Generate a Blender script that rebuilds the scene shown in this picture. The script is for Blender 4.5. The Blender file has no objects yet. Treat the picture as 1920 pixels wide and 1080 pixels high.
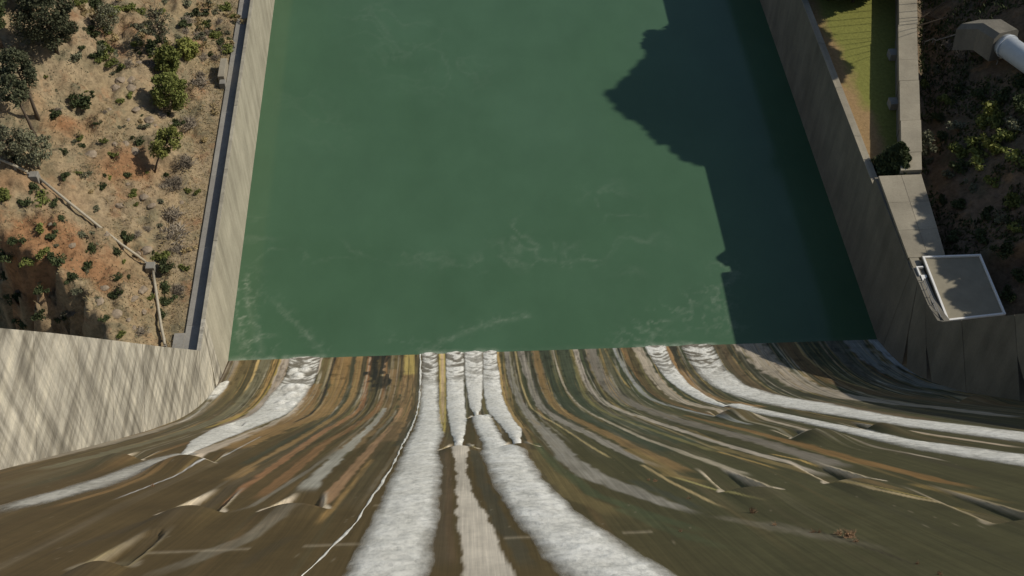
import bpy, math, random
import numpy as np
from mathutils import Matrix, Vector

# ------------------------------------------------------------------ camera, light, exposure
scene = bpy.context.scene
COL = scene.collection
RNG = np.random.RandomState(7)
random.seed(7)

CAM_Z, F_PX = 160.4, 2200.0                     # height over the pool, focal length in pixels of a 1920 frame
_pitch = math.atan2(2453.0, F_PX)
_w = np.array([763 - 960.0, -2453.0, F_PX]); _w /= np.linalg.norm(_w)   # direction of the pool walls
_down = np.array([0, math.cos(_pitch), math.sin(_pitch)])
_right = np.cross(_down, _w); _right /= np.linalg.norm(_right)
ROT = np.array([_right, _w, -_down])
cam_d = bpy.data.cameras.new('camera'); cam = bpy.data.objects.new('camera', cam_d); COL.objects.link(cam)
M4 = Matrix.Identity(4)
for r in range(3):
    M4[r][0], M4[r][1], M4[r][2] = ROT[r, 0], -ROT[r, 1], -ROT[r, 2]
M4[2][3] = CAM_Z
cam.matrix_world = M4
cam_d.sensor_width = 36.0; cam_d.lens = F_PX / 1920 * 36.0
cam_d.clip_start = 0.5; cam_d.clip_end = 9000
scene.camera = cam

SUN = Vector((1.19, 0.10, 1.0)).normalized()
sun_d = bpy.data.lights.new('sun', 'SUN'); sun = bpy.data.objects.new('sun', sun_d); COL.objects.link(sun)
sun_d.energy = 3.3; sun_d.angle = math.radians(0.7); sun_d.color = (1.0, 0.94, 0.85)
sun.rotation_euler = SUN.to_track_quat('Z', 'Y').to_euler(); sun.location = (150, 10, 250)

world = bpy.data.worlds.new('World'); scene.world = world; world.use_nodes = True
wn = world.node_tree.nodes; wl = world.node_tree.links; wn.clear()
sky = wn.new('ShaderNodeTexSky'); sky.sky_type = 'NISHITA'; sky.sun_disc = False
sky.sun_elevation = math.asin(SUN.z); sky.sun_rotation = math.atan2(SUN.x, SUN.y)
bg = wn.new('ShaderNodeBackground'); bg.inputs['Strength'].default_value = 0.072
wo = wn.new('ShaderNodeOutputWorld'); wl.new(sky.outputs[0], bg.inputs[0]); wl.new(bg.outputs[0], wo.inputs[0])
vs = scene.view_settings; vs.view_transform = 'Standard'; vs.look = 'None'; vs.exposure = 0.0; vs.gamma = 1.0
vs.use_curve_mapping = False

# ------------------------------------------------------------------ numbers and noise
_TAB = np.random.RandomState(3).rand(8, 256, 256)
def vnoise(x, y, seed=0):
    T = _TAB[seed % 8]
    x = np.asarray(x, float) + seed * 17.3; y = np.asarray(y, float) + seed * 5.7
    xi = np.floor(x).astype(int); yi = np.floor(y).astype(int)
    fx = x - xi; fy = y - yi; fx = fx * fx * (3 - 2 * fx); fy = fy * fy * (3 - 2 * fy)
    a = T[xi & 255, yi & 255]; b = T[(xi + 1) & 255, yi & 255]; c = T[xi & 255, (yi + 1) & 255]; d = T[(xi + 1) & 255, (yi + 1) & 255]
    return (a * (1 - fx) + b * fx) * (1 - fy) + (c * (1 - fx) + d * fx) * fy
def fbm(x, y, seed=0, octs=4, gain=0.5):
    s = 0.0; a = 1.0; t = 0.0
    for o in range(octs):
        s = s + a * vnoise(np.asarray(x) * 2 ** o, np.asarray(y) * 2 ** o, seed + o); t += a; a *= gain
    return s / t
def sstep(e0, e1, x):
    t = np.clip((x - e0) / (e1 - e0), 0, 1); return t * t * (3 - 2 * t)
def lin(r, g, b):
    f = lambda c: c / 12.92 if c <= 0.04045 else ((c + 0.055) / 1.055) ** 2.4
    return np.array([f(r / 255), f(g / 255), f(b / 255)])

# ------------------------------------------------------------------ survey: where the photograph's sight lines meet the ground
XL, XR = -41.74, 72.27                           # inner faces of the two walls
_PY = np.array([-160, -139.5, -129.5, -125, -120, -115, -110, -105, -100, -90, -80, -70, -60, -50, -40, -30, -20, -10.])
_PZ = np.array([-13.0, -4.3, 0.0, 2.3, 5.3, 9.05, 13.45, 18.4, 23.75, 35.4, 47.6, 60.0, 72.3, 84.6, 96.7, 108.7, 120.8, 132.9])
_fy = np.linspace(-160, -10, 1501); _fz = np.interp(_fy, _PY, _PZ)
for _ in range(6):
    _fz = np.concatenate([_fz[:1], np.convolve(_fz, np.ones(25) / 25, 'same')[1:-1], _fz[-1:]]) if False else _fz
_k = np.exp(-np.linspace(-2, 2, 61) ** 2); _k /= _k.sum()
_pad = np.concatenate([_fz[0] + (np.arange(-30, 0)) * (_fz[1] - _fz[0]), _fz, _fz[-1] + np.arange(1, 31) * (_fz[-1] - _fz[-2])])
_fz = np.convolve(_pad, _k, 'valid')
def yeff(X, Y): return Y + 0.0175 * (np.asarray(X) - XL)
def face_z(X, Y): return np.interp(-yeff(X, Y), _fy, _fz)
def sight(px, py): return ROT @ np.array([px - 960.0, py - 540.0, F_PX])
def on_level(px, py, z):
    d = sight(px, py); t = (z - CAM_Z) / d[2]; return np.array([d[0] * t, d[1] * t, z])
def on_side(px, py, X):
    d = sight(px, py); t = X / d[0]; return np.array([X, d[1] * t, CAM_Z + d[2] * t])
def on_surface(px, py, fz, far=330.0):
    d = sight(px, py); d = d / np.linalg.norm(d)
    t = np.linspace(25, far, 3000); P = t[:, None] * d; z = CAM_Z + P[:, 2]
    below = z < fz(P[:, 0], P[:, 1]); i = int(np.argmax(below)) if below.any() else len(t) - 1
    return np.array([P[i, 0], P[i, 1], z[i]])
def on_face(px, py): return on_surface(px, py, face_z, 240.0)

# ------------------------------------------------------------------ objects
def tag(o, label=None, cat=None, group=None, kind=None):
    if label: o['label'] = label
    if cat: o['category'] = cat
    if group: o['group'] = group
    if kind: o['kind'] = kind
    return o
def link(name, data, parent=None, mat=None):
    o = bpy.data.objects.new(name, data); COL.objects.link(o)
    if parent is not None:
        o.parent = parent; o.matrix_parent_inverse = Matrix.Translation(-Vector(parent.location)) if parent.location.length else Matrix.Identity(4)
    if mat is not None and data is not None and len(data.materials) == 0: data.materials.append(mat)
    return o
def empty(name, loc, label, cat, group=None, kind=None):
    o = bpy.data.objects.new(name, None); COL.objects.link(o); o.location = loc
    return tag(o, label, cat, group, kind)
def mesh(name, V, F, smooth=False):
    me = bpy.data.meshes.new(name)
    V = np.asarray(V, np.float32).reshape(-1, 3)
    if isinstance(F, np.ndarray):
        n, k = F.shape
        me.vertices.add(len(V)); me.vertices.foreach_set('co', V.ravel())
        me.loops.add(n * k); me.loops.foreach_set('vertex_index', F.astype(np.int32).ravel())
        me.polygons.add(n); me.polygons.foreach_set('loop_start', np.arange(0, n * k, k, dtype=np.int32))
        me.polygons.foreach_set('loop_total', np.full(n, k, np.int32))
        me.update(calc_edges=True)
    else:
        me.from_pydata([tuple(v) for v in V], [], [tuple(f) for f in F]); me.update()
    if smooth: me.polygons.foreach_set('use_smooth', np.ones(len(me.polygons), bool))
    return me
def set_color(me, name, C):
    C = np.asarray(C, np.float32)
    if C.shape[1] == 3: C = np.concatenate([C, np.ones((len(C), 1), np.float32)], 1)
    a = me.color_attributes.new(name, 'FLOAT_COLOR', 'POINT'); a.data.foreach_set('color', C.ravel())
def grid_faces(ny, nx):
    i = np.arange(ny - 1)[:, None] * nx + np.arange(nx - 1)[None, :]
    return np.stack([i, i + 1, i + nx + 1, i + nx], -1).reshape(-1, 4)
class MB:                                        # collects boxes, prisms and tubes into one mesh
    def __init__(s): s.V = []; s.F = []
    def add(s, V, F):
        b = len(s.V); s.V += [tuple(v) for v in V]; s.F += [tuple(i + b for i in f) for f in F]; return s
    def box(s, x0, x1, y0, y1, z0, z1):
        return s.add([(x0, y0, z0), (x1, y0, z0), (x1, y1, z0), (x0, y1, z0), (x0, y0, z1), (x1, y0, z1), (x1, y1, z1), (x0, y1, z1)],
                     [(3, 2, 1, 0), (4, 5, 6, 7), (0, 1, 5, 4), (1, 2, 6, 5), (2, 3, 7, 6), (3, 0, 4, 7)])
    def prism(s, poly, vec):                     # poly in 3-D, swept by vec
        n = len(poly); P = [Vector(p) for p in poly]; Q = [p + Vector(vec) for p in P]
        nrm = Vector((0, 0, 0))
        for i in range(n): nrm += P[i].cross(P[(i + 1) % n])
        flip = nrm.dot(Vector(vec)) < 0
        F = [tuple(range(n - 1, -1, -1)), tuple(range(n, 2 * n))] + [(i, (i + 1) % n, n + (i + 1) % n, n + i) for i in range(n)]
        if flip: F = [tuple(reversed(f)) for f in F]
        return s.add(P + Q, F)
    def slab(s, poly, z0, z1): return s.prism([(p[0], p[1], z0) for p in poly], (0, 0, z1 - z0))
    def tube(s, pts, rad, n=8, cap=True):
        pts = [Vector(p) for p in pts]; rad = rad if hasattr(rad, '__len__') else [rad] * len(pts); b = len(s.V)
        for i, p in enumerate(pts):
            d = (pts[min(i + 1, len(pts) - 1)] - pts[max(i - 1, 0)]).normalized()
            u = d.cross(Vector((0, 0, 1)) if abs(d.z) < 0.95 else Vector((1, 0, 0))).normalized(); v = u.cross(d)
            for k in range(n):
                a = 2 * math.pi * k / n; s.V.append(tuple(p + rad[i] * (math.cos(a) * u + math.sin(a) * v)))
        for i in range(len(pts) - 1):
            for k in range(n):
                s.F.append((b + i * n + k, b + (i + 1) * n + k, b + (i + 1) * n + (k + 1) % n, b + i * n + (k + 1) % n))
        if cap:
            s.F.append(tuple(b + k for k in range(n))); s.F.append(tuple(b + (len(pts) - 1) * n + k for k in reversed(range(n))))
        return s
    def mesh(s, name, smooth=False): return mesh(name, s.V, s.F, smooth)
    def build(s, name, mat, parent=None, smooth=False): return link(name, s.mesh(name, smooth), parent, mat)
def bevel(o, w=0.04):
    m = o.modifiers.new('bevel', 'BEVEL'); m.width = w; m.segments = 1; m.limit_method = 'ANGLE'; m.angle_limit = 0.7
    return o

# ------------------------------------------------------------------ materials
def new_mat(name):
    m = bpy.data.materials.new(name); m.use_nodes = True; n = m.node_tree.nodes; l = m.node_tree.links
    return m, n, l, n['Principled BSDF']
def node(n, t, **kw):
    x = n.new(t)
    for k, v in kw.items():
        if k.startswith('i_'): x.inputs[k[2:].replace('_', ' ')].default_value = v
        else: setattr(x, k, v)
    return x
def tex_noise(n, l, scale3, scale=1.0, detail=5, rough=0.6, coord='Object', rot=(0, 0, 0)):
    tc = n.new('ShaderNodeTexCoord'); mp = n.new('ShaderNodeMapping'); l.new(tc.outputs[coord], mp.inputs[0])
    mp.inputs['Scale'].default_value = scale3; mp.inputs['Rotation'].default_value = rot
    t = n.new('ShaderNodeTexNoise'); l.new(mp.outputs[0], t.inputs[0])
    t.inputs['Scale'].default_value = scale; t.inputs['Detail'].default_value = detail; t.inputs['Roughness'].default_value = rough
    return t.outputs['Fac']
def ramp(n, l, src, stops, interp='LINEAR'):
    r = n.new('ShaderNodeValToRGB'); r.color_ramp.interpolation = interp; e = r.color_ramp.elements
    while len(e) < len(stops): e.new(0.5)
    for el, (p, c) in zip(e, stops):
        el.position = p; el.color = (*c, 1) if hasattr(c, '__len__') else (c, c, c, 1)
    l.new(src, r.inputs[0]); return r.outputs[0]
def mix(n, l, mode, fac, a, b):
    x = n.new('ShaderNodeMix'); x.data_type = 'RGBA'; x.blend_type = mode
    for s, v in ((x.inputs[0], fac), (x.inputs[6], a), (x.inputs[7], b)):
        if isinstance(v, bpy.types.NodeSocket): l.new(v, s)
        elif hasattr(v, '__len__'): s.default_value = (*v, 1) if len(v) == 3 else v
        else: s.default_value = v if s.type == 'VALUE' else (v, v, v, 1)
    return x.outputs[2]
def bump(n, l, b, src, strength=0.3, dist=0.1):
    x = n.new('ShaderNodeBump'); x.inputs['Strength'].default_value = strength; x.inputs['Distance'].default_value = dist
    l.new(src, x.inputs['Height']); l.new(x.outputs[0], b.inputs['Normal'])

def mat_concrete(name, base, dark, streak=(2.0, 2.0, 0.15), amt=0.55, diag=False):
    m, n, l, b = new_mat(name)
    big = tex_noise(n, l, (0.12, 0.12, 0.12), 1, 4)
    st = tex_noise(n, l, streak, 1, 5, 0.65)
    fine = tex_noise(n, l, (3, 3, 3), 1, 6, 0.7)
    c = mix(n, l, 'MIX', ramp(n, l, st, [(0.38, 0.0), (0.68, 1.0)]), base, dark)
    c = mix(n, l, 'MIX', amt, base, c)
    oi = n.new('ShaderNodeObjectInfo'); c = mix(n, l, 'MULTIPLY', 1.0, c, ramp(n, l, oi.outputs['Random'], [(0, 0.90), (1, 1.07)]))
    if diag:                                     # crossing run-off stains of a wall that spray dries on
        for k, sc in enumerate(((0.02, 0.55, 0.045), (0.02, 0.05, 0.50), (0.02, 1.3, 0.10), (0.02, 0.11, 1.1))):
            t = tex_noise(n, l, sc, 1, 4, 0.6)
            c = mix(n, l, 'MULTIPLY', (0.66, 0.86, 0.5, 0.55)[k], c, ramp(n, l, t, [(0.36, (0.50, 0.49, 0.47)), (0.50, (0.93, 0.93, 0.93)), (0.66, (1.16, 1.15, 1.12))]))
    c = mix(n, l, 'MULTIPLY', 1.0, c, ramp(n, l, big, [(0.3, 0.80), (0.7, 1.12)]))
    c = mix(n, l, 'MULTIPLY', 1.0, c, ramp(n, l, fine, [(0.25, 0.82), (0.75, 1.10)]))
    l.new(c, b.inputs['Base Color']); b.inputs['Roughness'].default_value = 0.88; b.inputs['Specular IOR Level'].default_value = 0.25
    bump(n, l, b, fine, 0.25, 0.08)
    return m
def mat_plain(name, col, rough=0.7, var=0.25, scale=2.0, metal=0.0, spec=0.3):
    m, n, l, b = new_mat(name)
    t = tex_noise(n, l, (1, 1, 1), scale, 5, 0.65)
    c = mix(n, l, 'MULTIPLY', 1.0, col, ramp(n, l, t, [(0.25, 1 - var), (0.75, 1 + var)]))
    l.new(c, b.inputs['Base Color']); b.inputs['Roughness'].default_value = rough; b.inputs['Metallic'].default_value = metal
    b.inputs['Specular IOR Level'].default_value = spec
    bump(n, l, b, t, 0.15, 0.05)
    return m
def mat_leaf(name, col, col2, rough=0.7):
    m, n, l, b = new_mat(name)
    oi = n.new('ShaderNodeObjectInfo'); t = tex_noise(n, l, (1, 1, 1), 0.9, 3)
    g = n.new('ShaderNodeNewGeometry')
    a = n.new('ShaderNodeMath'); a.operation = 'ADD'; l.new(g.outputs['Random Per Island'], a.inputs[0]); l.new(t, a.inputs[1])
    a2 = n.new('ShaderNodeMath'); a2.operation = 'MULTIPLY'; a2.inputs[1].default_value = 0.5; l.new(a.outputs[0], a2.inputs[0])
    c = mix(n, l, 'MIX', a2.outputs[0], col, col2)
    c = mix(n, l, 'MULTIPLY', 1.0, c, ramp(n, l, oi.outputs['Random'], [(0, 0.75), (1, 1.25)]))
    l.new(c, b.inputs['Base Color']); b.inputs['Roughness'].default_value = rough; b.inputs['Specular IOR Level'].default_value = 0.15
    return m

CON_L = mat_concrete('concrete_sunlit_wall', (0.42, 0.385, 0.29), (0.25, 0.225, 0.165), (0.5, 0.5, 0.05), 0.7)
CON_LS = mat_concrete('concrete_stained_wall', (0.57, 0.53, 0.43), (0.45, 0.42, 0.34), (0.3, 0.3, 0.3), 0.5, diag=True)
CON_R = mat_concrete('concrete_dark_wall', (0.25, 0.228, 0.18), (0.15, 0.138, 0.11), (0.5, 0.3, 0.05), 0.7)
CON_W = mat_concrete('concrete_walk', (0.33, 0.31, 0.26), (0.24, 0.22, 0.19), (0.7, 0.7, 0.7), 0.5)
CON_D = mat_concrete('concrete_deck', (0.36, 0.32, 0.235), (0.27, 0.235, 0.17), (0.4, 0.4, 0.4), 0.5)
WHITE = mat_plain('white_paint', (0.78, 0.76, 0.70), 0.6, 0.08)
ROOF = mat_plain('roof_felt', (0.27, 0.24, 0.17), 0.9, 0.14, 0.5)
BARK = mat_plain('bark', (0.11, 0.085, 0.06), 0.9, 0.4, 4)
PIPE = mat_plain('pipe_metal', (0.42, 0.37, 0.27), 0.6, 0.2, 3)
PEN = mat_plain('penstock_paint', (0.62, 0.66, 0.68), 0.4, 0.08, 1.0)
ROCK = mat_plain('rock', (0.29, 0.23, 0.16), 0.95, 0.35, 1.5)
STEEL = mat_plain('galvanised_steel', (0.3, 0.31, 0.31), 0.5, 0.15, 3)
LEAF_DARK = mat_leaf('leaf_dark_green', (0.034, 0.048, 0.020), (0.092, 0.108, 0.042))
LEAF_PINE = mat_leaf('leaf_pine', (0.052, 0.062, 0.034), (0.135, 0.142, 0.076))
LEAF_GREEN = mat_leaf('leaf_green', (0.090, 0.115, 0.026), (0.24, 0.25, 0.072))
LEAF_LIME = mat_leaf('leaf_lime', (0.15, 0.17, 0.036), (0.34, 0.34, 0.10))
LEAF_SAGE = mat_leaf('leaf_sage', (0.11, 0.115, 0.065), (0.21, 0.205, 0.125))
TWIG = mat_leaf('dead_twigs', (0.17, 0.14, 0.10), (0.38, 0.32, 0.235))
STRAW = mat_leaf('straw', (0.30, 0.225, 0.10), (0.46, 0.36, 0.19))
WEED = mat_leaf('dry_weed', (0.26, 0.15, 0.085), (0.42, 0.29, 0.17))

# slope of the spillway: stains and a painted sky reflection are vertex colours, the shader adds fine relief and grain along the flow
def mat_face():
    m, n, l, b = new_mat('wet_stained_concrete')
    at = n.new('ShaderNodeVertexColor'); at.layer_name = 'stain_sheen'
    s1 = tex_noise(n, l, (4.2, 0.035, 0.035), 1, 6, 0.7)
    s2 = tex_noise(n, l, (11, 0.10, 0.10), 1, 4, 0.7)
    s3 = tex_noise(n, l, (0.9, 0.9, 0.9), 1, 6, 0.7)
    c = mix(n, l, 'MULTIPLY', 1.0, at.outputs[0], ramp(n, l, s1, [(0.3, 0.80), (0.7, 1.16)]))
    c = mix(n, l, 'MULTIPLY', 1.0, c, ramp(n, l, s2, [(0.3, 0.84), (0.7, 1.14)]))
    c = mix(n, l, 'MULTIPLY', 1.0, c, ramp(n, l, s3, [(0.3, 0.90), (0.7, 1.09)]))
    l.new(c, b.inputs['Base Color']); b.inputs['Roughness'].default_value = 0.62; b.inputs['Specular IOR Level'].default_value = 0.2
    bump(n, l, b, s3, 0.15, 0.05)
    return m
FACE = mat_face()
def mat_foam():
    m, n, l, b = new_mat('white_water')
    at = n.new('ShaderNodeVertexColor'); at.layer_name = 'foam'
    sp = n.new('ShaderNodeSeparateColor'); l.new(at.outputs[0], sp.inputs[0])
    t1 = tex_noise(n, l, (2.0, 1.1, 1.1), 1, 6, 0.66)
    t2 = tex_noise(n, l, (1.8, 0.28, 0.28), 1, 6, 0.65)
    c = ramp(n, l, sp.outputs[0], [(0.0, (0.20, 0.18, 0.135)), (0.35, (0.40, 0.38, 0.32)), (0.7, (0.74, 0.72, 0.63)), (1.0, (0.90, 0.885, 0.80))])
    c = mix(n, l, 'MULTIPLY', 1.0, c, ramp(n, l, t1, [(0.30, 0.70), (0.58, 1.12)]))
    l.new(c, b.inputs['Base Color']); b.inputs['Roughness'].default_value = 0.6; b.inputs['Specular IOR Level'].default_value = 0.2
    a1 = n.new('ShaderNodeMath'); a1.operation = 'MULTIPLY_ADD'; l.new(t2, a1.inputs[0]); a1.inputs[1].default_value = 0.9; a1.inputs[2].default_value = -0.45
    a2 = n.new('ShaderNodeMath'); a2.operation = 'MULTIPLY_ADD'; l.new(sp.outputs[1], a2.inputs[0]); a2.inputs[1].default_value = 1.5; l.new(a1.outputs[0], a2.inputs[2])
    a3 = n.new('ShaderNodeMapRange'); a3.inputs[1].default_value = 0.0; a3.inputs[2].default_value = 1.0; l.new(a2.outputs[0], a3.inputs[0])
    l.new(a3.outputs[0], b.inputs['Alpha'])
    bump(n, l, b, t1, 0.45, 0.16)
    return m
FOAM = mat_foam()
def mat_pool():
    m, n, l, b = new_mat('green_water')
    at = n.new('ShaderNodeVertexColor'); at.layer_name = 'foam'
    big = tex_noise(n, l, (0.02, 0.015, 1), 1, 4, 0.6)
    mid = tex_noise(n, l, (0.10, 0.06, 1), 1, 6, 0.65)
    c = mix(n, l, 'MIX', ramp(n, l, big, [(0.3, 0.0), (0.7, 1.0)]), (0.060, 0.124, 0.064), (0.072, 0.140, 0.080))
    c = mix(n, l, 'MULTIPLY', 1.0, c, ramp(n, l, mid, [(0.3, 0.93), (0.7, 1.07)]))
    sp = n.new('ShaderNodeSeparateColor'); l.new(at.outputs[0], sp.inputs[0])
    fine = tex_noise(n, l, (0.9, 0.9, 1), 1, 6, 0.75)
    mu = n.new('ShaderNodeMath'); mu.operation = 'MULTIPLY'; l.new(sp.outputs[0], mu.inputs[0]); l.new(ramp(n, l, fine, [(0.35, 0.25), (0.65, 1.0)]), mu.inputs[1])
    c = mix(n, l, 'MIX', mu.outputs[0], c, (0.36, 0.40, 0.31))
    l.new(c, b.inputs['Base Color']); b.inputs['Roughness'].default_value = 0.10; b.inputs['IOR'].default_value = 1.333
    wv = tex_noise(n, l, (1.4, 2.2, 1), 1, 4, 0.6)
    bump(n, l, b, wv, 0.22, 0.05)
    return m
POOL = mat_pool()
def mat_soil(name, a, b_, c_, d_):
    m, n, l, b = new_mat(name)
    n1 = tex_noise(n, l, (0.05, 0.05, 0.05), 1, 5, 0.6); n2 = tex_noise(n, l, (0.22, 0.22, 0.22), 1, 7, 0.68)
    n3 = tex_noise(n, l, (1.1, 1.1, 1.1), 1, 6, 0.75); n4 = tex_noise(n, l, (0.12, 0.12, 0.12), 1.3, 6, 0.7)
    c = mix(n, l, 'MIX', ramp(n, l, n1, [(0.42, 0.0), (0.6, 1.0)]), a, b_)
    c = mix(n, l, 'MIX', ramp(n, l, n2, [(0.48, 0.0), (0.62, 0.85)]), c, c_)
    c = mix(n, l, 'MIX', ramp(n, l, n4, [(0.55, 0.0), (0.68, 0.8)]), c, d_)
    rv = n.new('ShaderNodeVertexColor'); rv.layer_name = 'earth'
    c = mix(n, l, 'MIX', rv.outputs[0], c, (0.30, 0.150, 0.068))
    c = mix(n, l, 'MULTIPLY', 1.0, c, ramp(n, l, n3, [(0.25, 0.38), (0.5, 0.95), (0.75, 1.35)]))
    l.new(c, b.inputs['Base Color']); b.inputs['Roughness'].default_value = 0.95; b.inputs['Specular IOR Level'].default_value = 0.1
    bump(n, l, b, n3, 0.8, 0.35)
    return m
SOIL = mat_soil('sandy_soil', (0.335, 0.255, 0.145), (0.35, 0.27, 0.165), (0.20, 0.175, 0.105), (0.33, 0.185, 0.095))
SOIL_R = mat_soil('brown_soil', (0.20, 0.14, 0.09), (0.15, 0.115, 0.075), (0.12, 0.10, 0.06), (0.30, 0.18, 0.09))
def mat_lawn():
    m, n, l, b = new_mat('lawn_grass')
    n1 = tex_noise(n, l, (0.16, 0.10, 1), 1, 5, 0.6); n2 = tex_noise(n, l, (1.5, 1.5, 1), 1, 6, 0.75)
    tc = n.new('ShaderNodeTexCoord'); sp = n.new('ShaderNodeSeparateXYZ'); l.new(tc.outputs['Object'], sp.inputs[0])
    gx_ = n.new('ShaderNodeMath'); gx_.operation = 'MULTIPLY_ADD'; l.new(sp.outputs[0], gx_.inputs[0]); gx_.inputs[1].default_value = 0.10; gx_.inputs[2].default_value = -7.65
    g = n.new('ShaderNodeMath'); g.operation = 'MULTIPLY_ADD'; l.new(sp.outputs[1], g.inputs[0]); g.inputs[1].default_value = 0.006; g.inputs[2].default_value = -1.05
    g2 = n.new('ShaderNodeMath'); g2.operation = 'ADD'; l.new(g.outputs[0], g2.inputs[0]); l.new(gx_.outputs[0], g2.inputs[1]); g = g2
    ad = n.new('ShaderNodeMath'); ad.operation = 'ADD'; l.new(g.outputs[0], ad.inputs[0]); l.new(n1, ad.inputs[1])
    c = mix(n, l, 'MIX', ramp(n, l, ad.outputs[0], [(0.44, 0.0), (0.74, 1.0)]), (0.33, 0.22, 0.105), (0.215, 0.215, 0.055))
    c = mix(n, l, 'MULTIPLY', 1.0, c, ramp(n, l, n2, [(0.25, 0.65), (0.75, 1.2)]))
    l.new(c, b.inputs['Base Color']); b.inputs['Roughness'].default_value = 0.95; b.inputs['Specular IOR Level'].default_value = 0.1
    bump(n, l, b, n2, 0.6, 0.1)
    return m
LAWN = mat_lawn()

# ------------------------------------------------------------------ spillway face: height, stains, outlets
K_SLOPE = 0.56                                   # photographed tone -> surface colour on the sunlit slope
def tone(r, g, b):
    c = lin(r, g, b) / K_SLOPE; return np.clip(c * 0.80 + c.mean() * 0.20, 0.01, 0.85)
DX = 0.12
gx = np.arange(XL, XR + 0.01, DX); gx[-1] = XR
gy = np.concatenate([np.arange(150, 131, -2.0), np.arange(131, 30, -0.25), np.arange(30, 8, -0.5)])
GX, GY = np.meshgrid(gx, gy)
ye = yeff(GX, GY)
base_l = lin(70, 58, 36) / .56; base_toe = tone(90, 77, 42); base_r = lin(62, 60, 40) / .56; base_rt = tone(60, 65, 42)
wx = sstep(0, 14, GX)[..., None]; wy = sstep(84, 112, ye)[..., None]
C = (base_l * (1 - wy) + base_toe * wy) * (1 - wx) + (base_r * (1 - wy) + base_rt * wy) * wx
# many faint stains that keep to the fall line
pal = [tone(*c) for c in ((110, 88, 50), (60, 56, 38), (84, 74, 50), (120, 110, 90), (66, 68, 48), (126, 90, 48), (50, 48, 34))]
for i in range(340):
    xc = RNG.uniform(XL, XR); hw = RNG.uniform(0.08, 0.8) ** 1.3 + 0.06; y1 = RNG.uniform(60, 133); ln = RNG.uniform(15, 70)
    cols = np.nonzero(np.abs(gx - xc) < hw + 0.9)[0]
    if len(cols) == 0: continue
    sx = GX[:, cols]; sy = ye[:, cols]
    wob = (vnoise(sy * 0.06, np.full_like(sy, i * 1.7), 1) - 0.5) * 0.9
    a = np.clip((hw - np.abs(sx - xc - wob)) / (hw * 0.8) + 0.2, 0, 1) * sstep(y1 - ln, y1 - ln * 0.6, sy) * (1 - sstep(y1 - 4, y1 + 3, sy))
    a = a * RNG.uniform(0.15, 0.6) * (0.35 + 0.65 * sstep(60, 95, sy)) * (0.5 + vnoise(sx * 3, sy * 0.25, 2))
    C[:, cols] = C[:, cols] * (1 - a[..., None]) + pal[RNG.randint(len(pal))] * a[..., None]
# and many thin crisp runs
thin_pal = [tone(*c) for c in ((40, 38, 27), (46, 46, 32), (40, 38, 27), (58, 50, 32), (150, 122, 62), (104, 94, 50), (44, 50, 34), (156, 146, 122), (112, 106, 60), (52, 58, 38))]
for i in range(1250):
    xc = RNG.uniform(XL, XR); hw = RNG.uniform(0.05, 0.26); y1 = RNG.uniform(72, 134) if i % 3 else RNG.uniform(110, 134); ln = RNG.uniform(8, 46)
    cols = np.nonzero(np.abs(gx - xc) < hw + 0.5)[0]; rows = np.nonzero((gy > y1 - ln - 5) & (gy < y1 + 4))[0]
    if len(cols) == 0 or len(rows) == 0: continue
    sx = GX[rows[0]:rows[-1] + 1, cols[0]:cols[-1] + 1]; sy = ye[rows[0]:rows[-1] + 1, cols[0]:cols[-1] + 1]
    wob = (vnoise(sy * 0.12, np.full_like(sy, i * .37), 1) - 0.5) * 0.5
    a = np.clip((hw * (.7 + .6 * vnoise(sy * .6, sx * 0 + i, 3)) - np.abs(sx - xc - wob)) / 0.10 + .4, 0, 1) * sstep(y1 - ln, y1 - ln * .6, sy) * (1 - sstep(y1 - 2, y1 + 2, sy))
    a = a * RNG.uniform(.25, .75) * (0.45 + 0.75 * vnoise(sx * 2 + i, sy * .5, 2)) * (.45 + .55 * sstep(80, 105, sy))
    blk = C[rows[0]:rows[-1] + 1, cols[0]:cols[-1] + 1]
    C[rows[0]:rows[-1] + 1, cols[0]:cols[-1] + 1] = blk * (1 - np.clip(a, 0, 1)[..., None]) + thin_pal[RNG.randint(len(thin_pal))] * np.clip(a, 0, 1)[..., None]
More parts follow.
